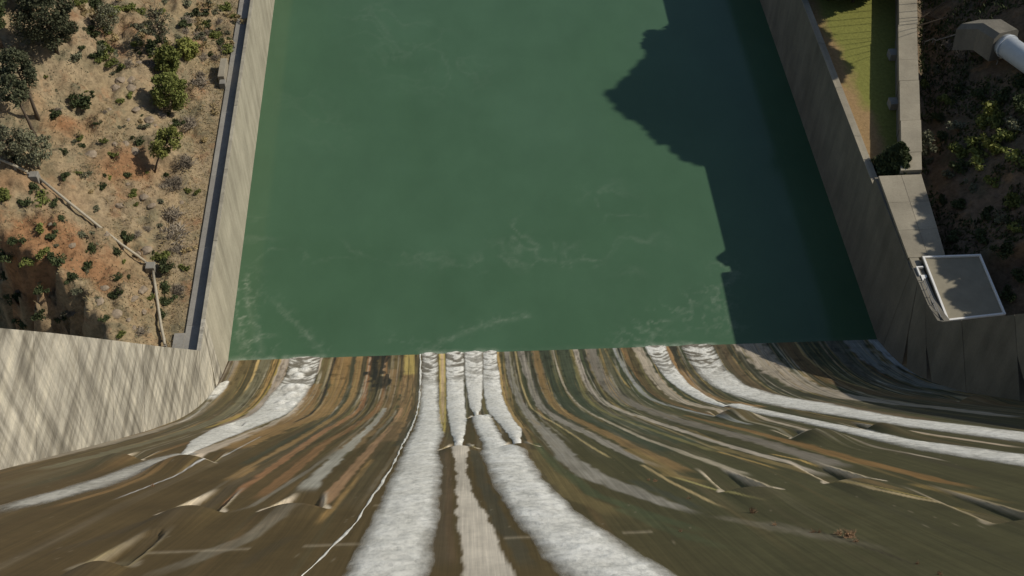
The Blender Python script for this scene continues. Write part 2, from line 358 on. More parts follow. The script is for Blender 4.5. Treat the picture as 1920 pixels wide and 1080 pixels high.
def stroke(pts, width, col, alpha=0.85, soft=0.35, fade=(0.0, 3.0), rag=0.25, seed=0):
    if col[0] > 1.33 * col[1]: col = (col[0] * .90, col[1] * .94, col[2] * .90); alpha = alpha * .8
    P = np.array([on_face(*p)[:2] for p in pts]); P = P[P[:, 1].argsort()]
    W = np.asarray(width, float) * np.ones(len(pts)); W = W[::-1] if len(pts) > 1 else W
    y0, y1 = P[0, 1], P[-1, 1] + (6 if pts[0][1] < 686 else 0)
    rows = np.nonzero((gy > y0 - 1) & (gy < y1 + 1))[0]
    if len(rows) == 0: return
    y = gy[rows]; xc = np.interp(y, P[:, 1], P[:, 0]); hw = np.interp(y, P[:, 1], W) / 2
    xc = xc + (vnoise(y * 0.35, np.full_like(y, seed * 3.1 + P[0, 0]), 4) - 0.5) * rag * hw * 1.5
    c0 = max(0, np.searchsorted(gx, (xc - hw).min() - 1)); c1 = min(len(gx), np.searchsorted(gx, (xc + hw).max() + 1))
    sx = gx[c0:c1][None, :]; yy = y[:, None]
    edge = hw[:, None] * (1 + rag * (vnoise(sx * 1.5, yy * 0.9, 5) - 0.5) * 2)
    a = np.clip((edge - np.abs(sx - xc[:, None])) / (soft * hw[:, None] + 0.10) + 0.35, 0, 1)
    a = a * a * (3 - 2 * a)
    a = a * sstep(y0, y0 + max(fade[1], 0.01), yy)
    if pts[0][1] >= 686: a = a * (1 - sstep(y1 - max(fade[0], 1.0), y1, yy))
    a = a * alpha * (0.72 + 0.42 * vnoise(sx * 4 + seed, yy * 0.3, 6))
    a = np.clip(a, 0, 1)[..., None]
    blk = C[rows[0]:rows[-1] + 1, c0:c1]
    C[rows[0]:rows[-1] + 1, c0:c1] = blk * (1 - a) + tone(*col) * a
ST = [
 # left of the wall-side jet
 ([(434, 678), (418, 715), (402, 738)], 3, (74, 58, 44), .8), ([(443, 678), (419, 729), (390, 764), (300, 805), (200, 832), (0, 878)], [1.2, 1.2, 1.2, 1.6, 2.0, 2.6], (128, 118, 100), .8),
 ([(457, 680), (428, 733), (390, 775)], 2.2, (108, 90, 50), .8), ([(472, 682), (440, 735), (395, 775), (300, 812)], 3, (70, 62, 38), .7),
 ([(484, 678), (472, 711), (455, 740)], .55, (170, 142, 78), .9), ([(497, 684), (463, 740), (412, 784), (300, 822), (200, 850), (60, 885)], 2, (98, 94, 68), .8),
 ([(517, 680), (499, 722), (457, 773), (400, 795)], .8, (152, 120, 58), .9), ([(525, 680), (486, 751), (463, 773), (380, 805)], .7, (150, 126, 42), .8),
 ([(520, 680), (493, 740), (450, 780)], .4, (52, 48, 30), .8), ([(534, 678), (514, 729), (485, 764), (445, 791), (380, 812)], 1.7, (148, 134, 116), .9),
 ([(420, 800), (300, 835), (180, 868), (60, 900), (0, 915)], 4, (80, 70, 42), .6), ([(300, 845), (180, 876), (60, 910), (0, 925)], 1.2, (62, 58, 36), .7),
 # between the wall-side jet and the middle streams
 ([(594, 673), (579, 716), (545, 764), (479, 796), (390, 831)], .9, (162, 130, 68), .9), ([(601, 673), (581, 720), (550, 773), (479, 809), (390, 844), (340, 860), (280, 880)], [.9, .9, 1.1, 1.7, 2.3, 2.6, 2.6], (162, 146, 122), .92),
 ([(590, 718), (575, 765), (520, 800), (470, 818)], 2.6, (124, 94, 48), .8), ([(645, 673), (628, 740), (597, 778), (523, 804), (430, 845)], 3.2, (128, 98, 48), .85),
 ([(629, 669), (614, 718), (599, 758), (581, 778), (545, 795)], .45, (48, 44, 36), .95), ([(624, 669), (609, 718), (594, 758)], .25, (140, 122, 92), .7),
 ([(663, 673), (654, 729), (630, 773), (579, 804), (501, 847), (445, 876)], .9, (58, 58, 40), .9), ([(674, 673), (665, 729), (645, 769), (600, 800), (520, 850), (420, 905)], 1.3, (132, 102, 52), .8),
 ([(683, 675), (668, 747), (612, 798), (545, 840), (470, 880)], .7, (66, 60, 40), .9), ([(694, 669), (685, 729), (677, 764), (612, 805), (545, 853), (470, 905), (410, 945)], .9, (160, 104, 60), .85),
 ([(723, 684), (719, 751), (690, 782), (612, 829), (559, 875), (480, 940)], 1.1, (146, 98, 54), .8), ([(730, 671), (728, 724), (722, 760)], .8, (52, 48, 34), .8),
 ([(741, 690), (737, 745), (715, 785), (640, 850)], 2.2, (112, 88, 50), .8), ([(768, 664), (768, 712)], 2.2, (156, 134, 56), .85), ([(768, 700), (763, 764), (735, 830)], 2.6, (128, 98, 56), .8),
 ([(752, 664), (750, 720)], 1.2, (70, 60, 40), .7), ([(783, 670), (782, 720), (773, 775), (745, 840)], 1.1, (58, 54, 38), .85),
 ([(721, 764), (686, 809), (612, 876), (566, 925)], [.9, 1.0, 1.4, 1.6], (142, 138, 122), .9), ([(754, 764), (732, 800), (668, 873), (610, 940), (580, 962)], [.5, .7, .9, 1.1, 1.2], (172, 124, 84), .85),
 ([(700, 860), (640, 935), (590, 990)], .5, (140, 108, 50), .7), ([(745, 790), (705, 870), (640, 960)], 1.6, (66, 58, 38), .5),
 ([(545, 955), (520, 978), (470, 1008), (400, 1035), (320, 1066), (240, 1095)], [1.2, 1.3, 1.3, 1.3, 1.2, 1.2], (124, 118, 100), .38), ([(600, 945), (560, 960), (470, 1000), (380, 1040)], .6, (118, 104, 80), .3),
 ([(345, 866), (290, 888), (220, 916), (150, 937), (70, 958)], .7, (136, 98, 50), .85),
 ([(490, 818), (428, 851), (390, 869), (330, 892), (270, 915), (205, 940)], .16, (200, 194, 178), .8), ([(640, 840), (560, 895), (470, 950), (415, 965)], .5, (118, 112, 96), .6),
 ([(480, 893), (420, 922), (330, 960), (200, 1005), (60, 1050)], 1.0, (62, 53, 36), .6), ([(560, 1000), (470, 1050), (420, 1085)], .8, (64, 55, 36), .5),
 # round the middle streams
 ([(829, 662), (829, 740), (828, 795)], .9, (172, 146, 100), .9), ([(824, 662), (825, 760), (829, 805)], .3, (150, 132, 46), .9), ([(833, 662), (835, 760), (832, 815)], .3, (152, 134, 48), .9),
 ([(827, 845), (832, 900), (825, 990), (830, 1078)], 1.0, (74, 62, 42), .9), ([(838, 850), (842, 900), (842, 980), (850, 1078)], .45, (84, 66, 42), .8), ([(890, 845), (905, 905), (940, 980), (1000, 1078)], .9, (62, 57, 41), .9),
 ([(933, 660), (944, 740), (960, 775), (982, 805)], .55, (168, 136, 66), .9), ([(944, 700), (958, 770), (985, 810), (1000, 840)], .5, (130, 104, 62), .7),
 # right of the middle
 ([(949, 659), (956, 700), (980, 760), (1016, 804), (1064, 857), (1112, 893), (1180, 920), (1250, 945), (1320, 968)], [1.1, 1.1, 1.2, 1.5, 1.9, 2.0, 1.7, 1.2, .8], (124, 118, 104), .9),
 ([(966, 659), (978, 719), (997, 765), (1045, 796), (1112, 840), (1149, 861)], .32, (158, 138, 84), .85), ([(963, 659), (974, 719), (990, 765), (1036, 796)], .35, (48, 46, 34), .8),
 ([(977, 659), (994, 712), (1018, 767), (1064, 794), (1137, 830), (1192, 859), (1250, 880)], [1.2, 1.2, 1.3, 1.3, 1.2, .9, .6], (126, 118, 103), .9),
 ([(990, 659), (1003, 712), (1030, 765), (1100, 803)], .9, (56, 56, 41), .8), ([(1004, 659), (1016, 712), (1045, 765), (1125, 808), (1209, 849), (1300, 890)], 1.4, (118, 92, 48), .85),
 ([(1023, 664), (1040, 725), (1070, 765), (1150, 805), (1260, 850)], 1.8, (56, 62, 44), .85), ([(1038, 662), (1055, 717), (1084, 758), (1137, 789), (1209, 823), (1339, 869), (1410, 895)], [.35, .35, .4, .5, .6, .9, 1.0], (150, 138, 112), .9),
 ([(1058, 662), (1075, 720), (1110, 765), (1200, 800), (1300, 835)], 2.6, (58, 65, 46), .8), ([(1076, 676), (1098, 743), (1130, 770), (1240, 812), (1350, 850)], .7, (108, 100, 54), .8),
 ([(1079, 657), (1088, 688), (1112, 736), (1137, 758), (1197, 780), (1339, 828), (1450, 860), (1560, 885)], [1.0, 1.0, 1.1, 1.1, 1.0, .9, .9, .9], (154, 142, 122), .9),
 ([(1094, 657), (1105, 700), (1135, 745), (1200, 772)], .5, (54, 54, 40), .8), ([(1108, 659), (1125, 707), (1160, 743), (1221, 770), (1339, 806), (1450, 835), (1590, 880)], 2.1, (108, 100, 86), .85),
 ([(1134, 654), (1153, 690), (1185, 731)], .4, (146, 124, 64), .9), ([(1140, 675), (1175, 735), (1220, 762), (1330, 792), (1450, 825)], 1.4, (78, 76, 50), .7),
 ([(1153, 654), (1180, 705), (1221, 748), (1339, 780), (1415, 798)], .8, (128, 128, 120), .9), ([(1160, 654), (1187, 705), (1228, 745)], .4, (50, 52, 42), .8),
 ([(1168, 654), (1192, 698), (1233, 743), (1290, 765), (1370, 785)], .9, (146, 100, 54), .85), ([(1282, 778), (1404, 808), (1480, 828), (1600, 862), (1745, 898), (1850, 920)], [.8, 1.2, 1.4, 1.5, 1.3, 1.0], (142, 98, 44), .8),
 ([(1185, 664), (1221, 724), (1269, 755), (1330, 770), (1450, 793)], 2.4, (84, 72, 42), .8), ([(1197, 657), (1233, 712), (1281, 753), (1339, 767), (1400, 777), (1500, 803), (1650, 840), (1790, 868)], [1.9, 1.9, 1.9, 1.6, 1.0, .7, .5, .4], (156, 142, 118), .9),
 ([(1247, 650), (1276, 693), (1315, 736), (1360, 752), (1440, 765)], 1.9, (140, 106, 58), .85), ([(1256, 650), (1284, 695), (1330, 738)], .5, (56, 50, 36), .8), ([(1268, 655), (1290, 690), (1330, 730), (1380, 750)], .7, (60, 54, 40), .7),
 ([(1353, 660), (1394, 707), (1445, 740), (1559, 756), (1760, 790)], 2.4, (84, 70, 48), .8), ([(1384, 660), (1424, 701), (1475, 734), (1559, 748), (1760, 778), (1920, 806)], 2.8, (54, 53, 39), .85),
 ([(1414, 656), (1465, 700), (1526, 730), (1600, 746), (1760, 764), (1920, 784)], [5.4, 5.2, 4.8, 4.2, 2.6, 2.0], (142, 130, 110), .9), ([(1496, 672), (1559, 712), (1640, 736), (1760, 750), (1920, 764)], 3.4, (98, 76, 42), .85),
 ([(1510, 668), (1575, 712), (1660, 736)], .5, (150, 126, 66), .8), ([(1640, 712), (1700, 730), (1770, 739)], .45, (205, 192, 164), .95),
 ([(1600, 640), (1660, 690), (1740, 722), (1920, 742)], 3.6, (120, 126, 124), .7), ([(1560, 640), (1610, 690), (1690, 727), (1800, 742)], 3.0, (84, 84, 74), .7), ([(1640, 640), (1700, 690), (1790, 722), (1920, 735)], 2.2, (150, 158, 162), .7),  # bluish bands paint sky reflected in the wet toe by the right wall
 ([(1560, 818), (1700, 852), (1850, 890)], .9, (62, 56, 40), .6), ([(1530, 895), (1640, 922), (1780, 945), (1910, 968)], .5, (158, 138, 94), .85), ([(1500, 880), (1600, 905), (1730, 930)], 1.2, (112, 90, 48), .7),
 ([(1560, 906), (1700, 928), (1900, 962)], .35, (146, 126, 56), .7), ([(1440, 850), (1560, 876), (1600, 886)], .35, (166, 134, 60), .8), ([(1340, 845), (1440, 874), (1470, 884)], .4, (150, 122, 56), .8), ([(1330, 835), (1430, 862), (1540, 892)], 1.0, (112, 96, 52), .8),
 ([(1005, 845), (1030, 885), (1080, 930), (1180, 975)], 1.6, (98, 84, 44), .75), ([(1000, 830), (1050, 880), (1110, 925), (1220, 965), (1340, 1005)], 1.0, (64, 72, 44), .7), ([(1150, 950), (1260, 995), (1400, 1040)], 1.0, (66, 72, 44), .6),
 ([(1180, 840), (1260, 890), (1330, 910)], 1.3, (120, 98, 48), .7), ([(1260, 893), (1330, 915), (1400, 935), (1450, 946)], .3, (160, 148, 78), .7), ([(1200, 870), (1260, 905), (1330, 940), (1370, 957)], .35, (170, 146, 92), .7),
 ([(1180, 898), (1290, 945), (1340, 965)], .9, (58, 60, 46), .7), ([(1330, 965), (1450, 990), (1600, 1020)], 1.3, (110, 102, 84), .35), ([(1420, 975), (1540, 1005), (1700, 1040)], 1.2, (108, 100, 84), .3),
 ([(1480, 985), (1560, 1003), (1680, 1045), (1760, 1075)], .18, (46, 40, 30), .8), ([(1700, 905), (1800, 925), (1920, 948)], .8, (132, 108, 50), .6),
 ([(1690, 806), (1800, 823), (1930, 842)], .8, (168, 148, 120), .85),
 # splash film under the left wall
 ([(420, 725), (405, 738), (392, 752)], 1.6, (190, 188, 176), .8), ([(392, 752), (360, 780), (330, 795)], .5, (160, 154, 140), .7),
]
for i, s in enumerate(ST): stroke(*s, seed=i)
for i in range(620):
    xc = RNG.uniform(XL, XR); hw = RNG.uniform(0.05, 0.15); y1 = RNG.uniform(82, 134) if i % 3 else RNG.uniform(115, 134); ln = RNG.uniform(8, 40)
    cols = np.nonzero(np.abs(gx - xc) < hw + 0.5)[0]; rows = np.nonzero((gy > y1 - ln - 5) & (gy < y1 + 4))[0]
    if len(cols) == 0 or len(rows) == 0: continue
    sl = (slice(rows[0], rows[-1] + 1), slice(cols[0], cols[-1] + 1)); sx = GX[sl]; sy = ye[sl]
    wob = (vnoise(sy * 0.12, np.full_like(sy, i * .41), 1) - 0.5) * 0.5
    a = np.clip((hw * (.6 + .8 * vnoise(sy * .6, sx * 0 + i, 3)) - np.abs(sx - xc - wob)) / 0.09 + .4, 0, 1) * sstep(y1 - ln, y1 - ln * .6, sy) * (1 - sstep(y1 - 2, y1 + 2, sy))
    a = np.clip(a * RNG.uniform(.2, .6) * (.4 + .8 * vnoise(sx * 2 + i, sy * .5, 2)), 0, 1)[..., None]
    C[sl] = C[sl] * (1 - a) + thin_pal[RNG.randint(len(thin_pal))] * a
# soot-black ragged algae patch and small dark blotches
for (p, w, a) in (((711, 668), 3.4, .95), ((700, 700), 2.2, .6)):
    stroke([p, (p[0] - 2, 700), (p[0] - 9, 742)], [w, w * .9, w * .3], (36, 36, 29), a, soft=0.3, rag=0.9, fade=(0, 6), seed=77)
stroke([(1274, 684), (1284, 700)], 1.1, (46, 46, 34), .9, rag=.8, seed=5)
# dry pale strip above the middle outlet, its edges ragged
def band_fill(left, right, col, alpha, soft=0.12):
    Lp = np.array([on_face(*p)[:2] for p in left]); Rp = np.array([on_face(*p)[:2] for p in right])
    Lp = Lp[Lp[:, 1].argsort()]; Rp = Rp[Rp[:, 1].argsort()]
    rows = np.nonzero((gy > max(Lp[0, 1], Rp[0, 1]) - .2) & (gy < min(Lp[-1, 1], Rp[-1, 1])))[0]
    y = gy[rows]; xl = np.interp(y, Lp[:, 1], Lp[:, 0]); xr = np.interp(y, Rp[:, 1], Rp[:, 0])
    j = (fbm(y * .55, y * 0 + 3, 3) - .5) * 0.7; j2 = (fbm(y * .55, y * 0 + 9, 4) - .5) * 0.7
    a = np.clip((GX[rows] - (xl + j)[:, None]) / soft, 0, 1) * np.clip(((xr + j2)[:, None] - GX[rows]) / soft, 0, 1) * alpha
    C[rows] = C[rows] * (1 - a[..., None]) + tone(*col) * (0.86 + 0.24 * fbm(GX[rows] * 2, GY[rows] * .8, 2))[..., None] * a[..., None]
band_fill([(834, 834), (848, 850), (853, 900), (856, 960), (862, 1010), (862, 1095)], [(886, 834), (876, 852), (876, 880), (885, 920), (905, 950), (935, 1010), (980, 1095)], (168, 158, 138), .95)
# lift joint that crosses the face
for (p, q, al) in (((205, 1040), (1250, 1027), .30), ((700, 948), (900, 944), .25)):
    yv = on_face(*p)[1]; x0, x1 = on_face(*p)[0], on_face(*q)[0]
    a = np.exp(-((GY - yv - (fbm(GX * .3, GX * 0, 1) - .5) * .3) / .22) ** 2) * ((GX > x0) & (GX < x1)) * al * (vnoise(GX * .5, GX * 0 + 3, 2) > .35)
    C = C * (1 - a[..., None]) + tone(165, 150, 120) * a[..., None]
# blotches and the faint lifts of the pour
_s = np.interp(-GY, -gy, np.concatenate([[0], np.cumsum(np.hypot(np.diff(gy), np.diff(face_z(np.full_like(gy, 15.0), gy))))]))
lift = np.abs(((_s / 2.3) % 1.0) - .5) * 2
C = C * (1 - (.16 * sstep(.90, .98, lift) * (vnoise(GX * .4, np.floor(_s / 2.3) * 7.1, 3) > .4) * sstep(70, 105, ye))[..., None])
C = C * (.80 + .40 * fbm(GX * .45, _s * .16, 5, 4))[..., None]
C = C * (1 - .35 * sstep(.60, .72, fbm(GX * 1.3, _s * .55, 2, 4)) * sstep(95, 122, ye))[..., None]
# scattered pale chips
for _ in range(260):
    cx, cy = RNG.uniform(-35, 60), RNG.uniform(28, 95); i = np.argmin(np.abs(gy - cy)); k = np.argmin(np.abs(gx - cx))
    C[i, k] = C[i, k] * .65 + tone(130, 118, 92) * .35

# outlets: an eyebrow mound upstream, a sunk chute downstream;   (pixel of the mound's lip, half width, mound height, chute depth, chute length, label)
OUT = [
 ((340, 856), 2.1, 1.5, 1.2, 10, 'river outlet that feeds the jet nearest the pale left wall', True),
 ((215, 852), 1.7, 1.3, 0.9, 9, 'dry river outlet close under the pale stained left wall', False),
 ((428, 799), 1.4, .5, .7, 7, 'small dry river outlet beside the middle of the left jet', False),
 ((352, 950), 1.5, .9, .9, 10, 'dry river outlet with pale chute sides above the brown bare slope', False),
 ((548, 945), 1.6, .8, 1.0, 7, 'river outlet with pale sides and a thin grey trickle', False),
 ((185, 1052), 1.0, 0.7, .7, 9, 'dull brown river outlet at the lowest left of the slope', False),
 ((860, 836), 1.35, .7, 1.1, 6, 'river outlet in the middle with a dry pale strip above it', True),
 ((897, 781), 1.4, .8, .9, 6, 'river outlet under the white stream, lower of the middle pair', True),
 ((975, 832), 1.35, .7, 1.1, 6, 'river outlet at the right side of the middle streams', True),
 ((1412, 914), 1.5, .5, .8, 11, 'dry river outlet on the right slope with a pale forked chute', False),
 ((1608, 898), 1.5, .5, .8, 11, 'dry river outlet right of the forked chute, dark pocket behind', False),
 ((1382, 768), 2.0, 1.5, 1.3, 9, 'river outlet that feeds the narrow right-hand jet', True),
 ((1540, 806), 2.0, 1.5, 1.3, 10, 'dark square mouthed river outlet between the two right-hand white streams', False),
 ((1655, 794), 1.2, 1.1, 1.0, 9, 'dark mouthed river outlet with a tan mound beside the far white stream', False),
 ((1840, 741), 2.0, 1.5, 1.0, 9, 'river outlet by the foot of the shaded right wall', False),
 ((1925, 973), 1.4, .4, .5, 12, 'dry river outlet at the right edge of the slope', False),
]
H = np.zeros_like(GX)
# distance along the slope for each row
S = np.zeros(len(gy)); zz = face_z(np.full_like(gy, 15.0), gy)
S[1:] = np.cumsum(np.hypot(np.diff(gy), np.diff(zz)))       # grows upstream
OUT_W = []
PALE = tone(176, 160, 132)
for (p, w, A, D, L, lab, wet) in OUT:
    A = A * .62; q = on_surface(p[0], p[1], lambda X_, Y_: face_z(X_, Y_) + A * 1.45, 240.0); x0, y0 = q[0], q[1]; L = L * 1.25; w = w * .92
    s0 = np.interp(-y0, -gy, S)
    cols = np.nonzero(np.abs(gx - x0) < w * 2.4)[0]; rows = np.nonzero((S < s0 + 13) & (S > s0 - L - 3))[0]
    if len(cols) == 0 or len(rows) == 0: continue
    u = (gx[cols] - x0)[None, :]; v = (s0 - S[rows])[:, None]       # v > 0 downstream
    g = np.clip(1 - (u / (w * 1.55)) ** 2, 0, 1) ** 1.3
    hump = A * g * np.where(v <= 0, sstep(-11, -0.2, v) ** 1.4, 0)
    ww = w * (1.0 - 0.45 * sstep(0, L, v)); dep = D * np.clip(1 - v / L, 0, 1) ** 0.9
    side = sstep(ww + 0.15, ww - 0.55, np.abs(u)) if False else np.clip((ww + 0.2 - np.abs(u)) / 0.40, 0, 1)
    ch = -dep * side * (v > 0)
    sub = H[rows[0]:rows[-1] + 1, cols[0]:cols[-1] + 1]
    H[rows[0]:rows[-1] + 1, cols[0]:cols[-1] + 1] = np.where(np.abs(hump + ch) > np.abs(sub), hump + ch, sub)
    # clean pale concrete round the mouth, dark wet bed
    blk = C[rows[0]:rows[-1] + 1, cols[0]:cols[-1] + 1]
    wide = np.maximum(w + .85 - 1.0 * sstep(0, 4.0, v), ww + .42)    # flared at the mouth, then two pale edges running downstream
    inner = np.where(v < 2.2, w * .30, ww - .12)
    a = np.clip((wide - np.abs(u)) / .15, 0, 1) * np.clip((np.abs(u) - inner) / .2, 0, 1) * np.clip((L - v) / (L * .4), 0, 1) * (v > -.1) * (0.8 + .3 * vnoise(u * 3 + x0, v * .8, 3))
    a = np.clip(a, 0, 1)[..., None]; pc = tone(112, 100, 76) if p[1] > 1000 else PALE if p[0] < 1750 else tone(140, 126, 100)
    blk = blk * (1 - a) + pc * a
    bed = (np.clip((ww * .55 - np.abs(u)) / .2, 0, 1) * np.clip((L * .5 - v) / (L * .2), 0, 1) * (v > 0) * .8)[..., None]
    blk = blk * (1 - bed) + tone(74, 66, 40) * bed
    yel = (np.exp(-((np.abs(u) - ww - .25) / .16) ** 2) * (v > -.2) * np.clip((L * .7 - v) / (L * .3), 0, 1) * (.65 if wet else .25))[..., None]
    blk = blk * (1 - yel) + tone(138, 118, 44) * yel
    dk = (sstep(.3, .8, hump / max(A, .01)) * (.28 if not wet else .1))[..., None]
    blk = blk * (1 - dk) + tone(66, 56, 38) * dk
    C[rows[0]:rows[-1] + 1, cols[0]:cols[-1] + 1] = blk
    OUT_W.append((x0, y0, w, s0, L, rows, cols, lab))
NRM = np.array([0, 0.775, 0.632])
FZ = face_z(GX, GY)
PV = np.stack([GX, GY + H * NRM[1], FZ + H * NRM[2]], -1)
def face_h(X, Y):                                # mound and chute height at a point of the slope
    i = np.clip(np.interp(-np.asarray(Y), -gy, np.arange(len(gy))), 0, len(gy) - 1.001); k = np.clip((np.asarray(X) - XL) / DX, 0, len(gx) - 1.001)
    i0 = i.astype(int); k0 = k.astype(int); fi = i - i0; fk = k - k0
    return (H[i0, k0] * (1 - fk) + H[i0, k0 + 1] * fk) * (1 - fi) + (H[i0 + 1, k0] * (1 - fk) + H[i0 + 1, k0 + 1] * fk) * fi

spill = empty('dam_spillway', (0, 60, 60), 'steep concrete dam spillway streaked brown, green and ochre, running down to the pool', 'spillway')
owner = np.zeros((len(gy) - 1, len(gx) - 1), int)
for k, (x0, y0, w, s0, L, rows, cols, lab) in enumerate(OUT_W):
    r = rows[(S[rows] < s0 + 6) & (S[rows] > s0 - L * .8)]; c = cols[np.abs(gx[cols] - x0) < w * 1.5]
    blk = owner[r[0]:r[-1], c[0]:c[-1]]; blk[blk == 0] = k + 1
allF = grid_faces(len(gy), len(gx))[:, ::-1]
for k in range(len(OUT_W) + 1):
    F = allF[owner.ravel() == k]
    if len(F) == 0: continue
    idx = np.unique(F); rem = np.zeros(len(gy) * len(gx), int); rem[idx] = np.arange(len(idx))
    me = mesh('spillway_face' if k == 0 else 'river_outlet', PV.reshape(-1, 3)[idx], rem[F], True)
    if k: me.set_sharp_from_angle(angle=0.5)
    set_color(me, 'stain_sheen', C.reshape(-1, 3)[idx])
    o = link(me.name, me, spill, FACE)
    if k: o['label'] = OUT_W[k - 1][7]
crest = MB().box(XL - 6, XR + 6, -12, 8.6, 120, 134.5).build('crest', CON_W, spill)

# ------------------------------------------------------------------ white water on the slope
def stream(left, right, label, T=0.25, white=0.8, edge=0.5, seed=0, ripple=0.10, dome=(), toe=True, thin=0.0, head=0.0):
    Lp = np.array([on_face(*p)[:2] for p in left]); Rp = np.array([on_face(*p)[:2] for p in right])
    Lp = Lp[Lp[:, 1].argsort()]; Rp = Rp[Rp[:, 1].argsort()]
    y0 = min(Lp[0, 1], Rp[0, 1]); y1 = max(Lp[-1, 1], Rp[-1, 1]) + (1.6 if toe else 0)
    n = max(12, int((y1 - y0) / .22)); y = np.linspace(y0, y1, n)
    xl = np.interp(y, Lp[:, 1], Lp[:, 0]); xr = np.interp(y, Rp[:, 1], Rp[:, 0])
    wob = .35 * (fbm(y * .5, y * 0 + seed, 2) - .5); xl = xl + wob; xr = xr + .35 * (fbm(y * .5, y * 0 + seed + 8, 3) - .5)
    wid = float(np.max(xr - xl)); m = max(6, int(wid / .14) + 2)
    u = np.linspace(0, 1, m)[None, :]; X = xl[:, None] * (1 - u) + xr[:, None] * u; Y = np.repeat(y[:, None], m, 1)
    c = np.abs(2 * u - 1)
    s = np.interp(-Y, -gy, S)
    prof_ = (1 - c ** 2)
    arc = s * 1.5 + 2.0 * c ** 2 * np.minimum(wid, 5) * .3
    rip = vnoise(X * .7, arc, seed) * .6 + vnoise(X * 1.6, arc * 2.3, seed + 1) * .4
    lump = fbm(X * .7, s * .5, seed + 2)
    h = .02 + prof_ * (T * .5 * (.6 + .6 * lump) + ripple * 1.1 * (rip - .3))
    wt = white * (.72 + .55 * lump) - thin * (1 - sstep(.35, .65, rip)) * sstep(112, 124, Y)
    for (px, py, R, hh) in dome:
        q = on_face(px, py); d = np.hypot(X - q[0], (s - np.interp(-q[1], -gy, S)) * .8)
        b = np.clip(1 - (d / R) ** 2, 0, 1) ** 1.1; h = h + b * hh * .5; wt = np.maximum(wt, b * 1.05)
    h = h + np.maximum(face_h(X, Y), -.35)
    V = np.stack([X, Y + h * NRM[1], face_z(X, Y) + h * NRM[2]], -1).reshape(-1, 3)
    cov = np.clip((1 - c) / edge, 0, 1) ** .8 * np.ones_like(X)
    cov = cov * sstep(y0 - .01, y0 + max(head, .01), Y) if head else cov
    cov = np.clip(cov * (.8 + .4 * lump), 0, 1)
    me = mesh('white_water_stream', V, grid_faces(n, m), True)
    set_color(me, 'foam', np.stack([np.clip(wt, 0, 1), cov, cov * 0], -1).reshape(-1, 3))
    return tag(link('white_water_stream', me, None, FOAM), label, 'stream', 'streams of white water on the spillway')
stream([(790, 660), (788, 720), (776, 800), (737, 880), (692, 980), (630, 1098)], [(822, 660), (824, 760), (834, 815), (822, 850), (832, 870), (824, 980), (806, 1098)],
       'broad white stream left of the dry pale strip, running off the bottom', .26, .78, .75, 0, .13, thin=.7)
stream([(834, 660), (836, 760), (843, 805), (852, 834)], [(871, 660), (872, 740), (876, 790), (868, 834)], 'white jet from the middle outlet below the dry pale strip', .3, .80, .34, 1, .13, thin=.75)
stream([(869, 660), (872, 720), (880, 762), (889, 779)], [(907, 660), (906, 720), (903, 762), (897, 779)], 'short white jet tapering up to the lower middle outlet', .3, .84, .34, 2, .1, thin=.45)
stream([(905, 660), (904, 720), (912, 768), (940, 801), (962, 830)], [(932, 660), (940, 725), (958, 775), (979, 805), (977, 830)], 'white jet on the right side of the middle group', .3, .82, .36, 3, .12, thin=.6)
stream([(880, 780), (893, 812), (906, 842), (900, 850), (926, 918), (969, 985), (1060, 1098)], [(922, 780), (938, 812), (956, 838), (990, 848), (1022, 900), (1085, 960), (1300, 1098)],
       'broadest white stream, widening down to the bottom right of centre', .28, .85, .75, 4, .14, toe=False)
stream([(541, 672), (536, 700), (506, 740), (470, 778), (400, 803), (358, 826), (334, 856)], [(604, 669), (596, 700), (575, 742), (546, 772), (480, 802), (402, 832), (346, 856)],
       'left jet of white water with billowing foam lumps near the pool', .28, .74, .34, 5, .1, thin=.8,
       dome=[(551, 698, 1.3, .9), (572, 696, 1.2, .8), (560, 706, 1.2, .7), (545, 728, 1.6, 1.0), (566, 728, 1.4, .9), (548, 742, 1.5, .9), (528, 757, 1.2, .7), (548, 758, 1.1, .7), (520, 770, 1.4, .6)])
stream([(318, 852), (275, 862), (178, 897), (89, 923), (-20, 952)], [(345, 862), (300, 878), (200, 915), (89, 945), (-20, 972)], 'thin grey sheet of water above the left outlet mound', .06, .42, 1.0, 6, .08, toe=False, head=6)
stream([(1207, 648), (1224, 680), (1262, 722), (1308, 750), (1355, 764)], [(1248, 647), (1262, 680), (1292, 718), (1330, 744), (1360, 759)], 'narrow white jet ending at the first right-hand outlet', .26, .78, .4, 7, .1, thin=.7)
stream([(1275, 648), (1296, 689), (1338, 727), (1405, 752), (1565, 780), (1709, 803), (1940, 834)], [(1338, 645), (1358, 685), (1400, 722), (1445, 736), (1565, 757), (1709, 785), (1940, 812)],
       'long white stream sweeping from the pool to the right edge', .22, .74, .65, 8, .1, thin=.8)
stream([(1392, 771), (1480, 788), (1579, 812), (1720, 846), (1940, 880)], [(1398, 758), (1480, 777), (1579, 797), (1720, 826), (1940, 854)], 'white stream running over the right-hand outlet mounds, nearer of the two', .2, .72, .9, 9, .1, toe=False)
stream([(787, 664), (785, 743), (767, 807), (728, 884), (664, 982), (551, 1098)], [(790, 664), (788, 743), (771, 807), (732, 884), (669, 982), (556, 1098)], 'thin white thread of water left of the broad stream', .06, .75, .6, 10, .03)
stream([(1660, 636), (1700, 676), (1745, 703), (1840, 724), (1940, 732)], [(1672, 646), (1712, 684), (1790, 714), (1880, 727), (1940, 734)], 'shaded film of water along the foot of the right wall', .05, .5, .8, 11, .04) if False else None
stream([(398, 733), (408, 720), (418, 716)][::-1], [(412, 741), (424, 728), (430, 718)][::-1], 'small splash of white water at the left wall foot', .25, .8, .6, 12, .1, toe=False)

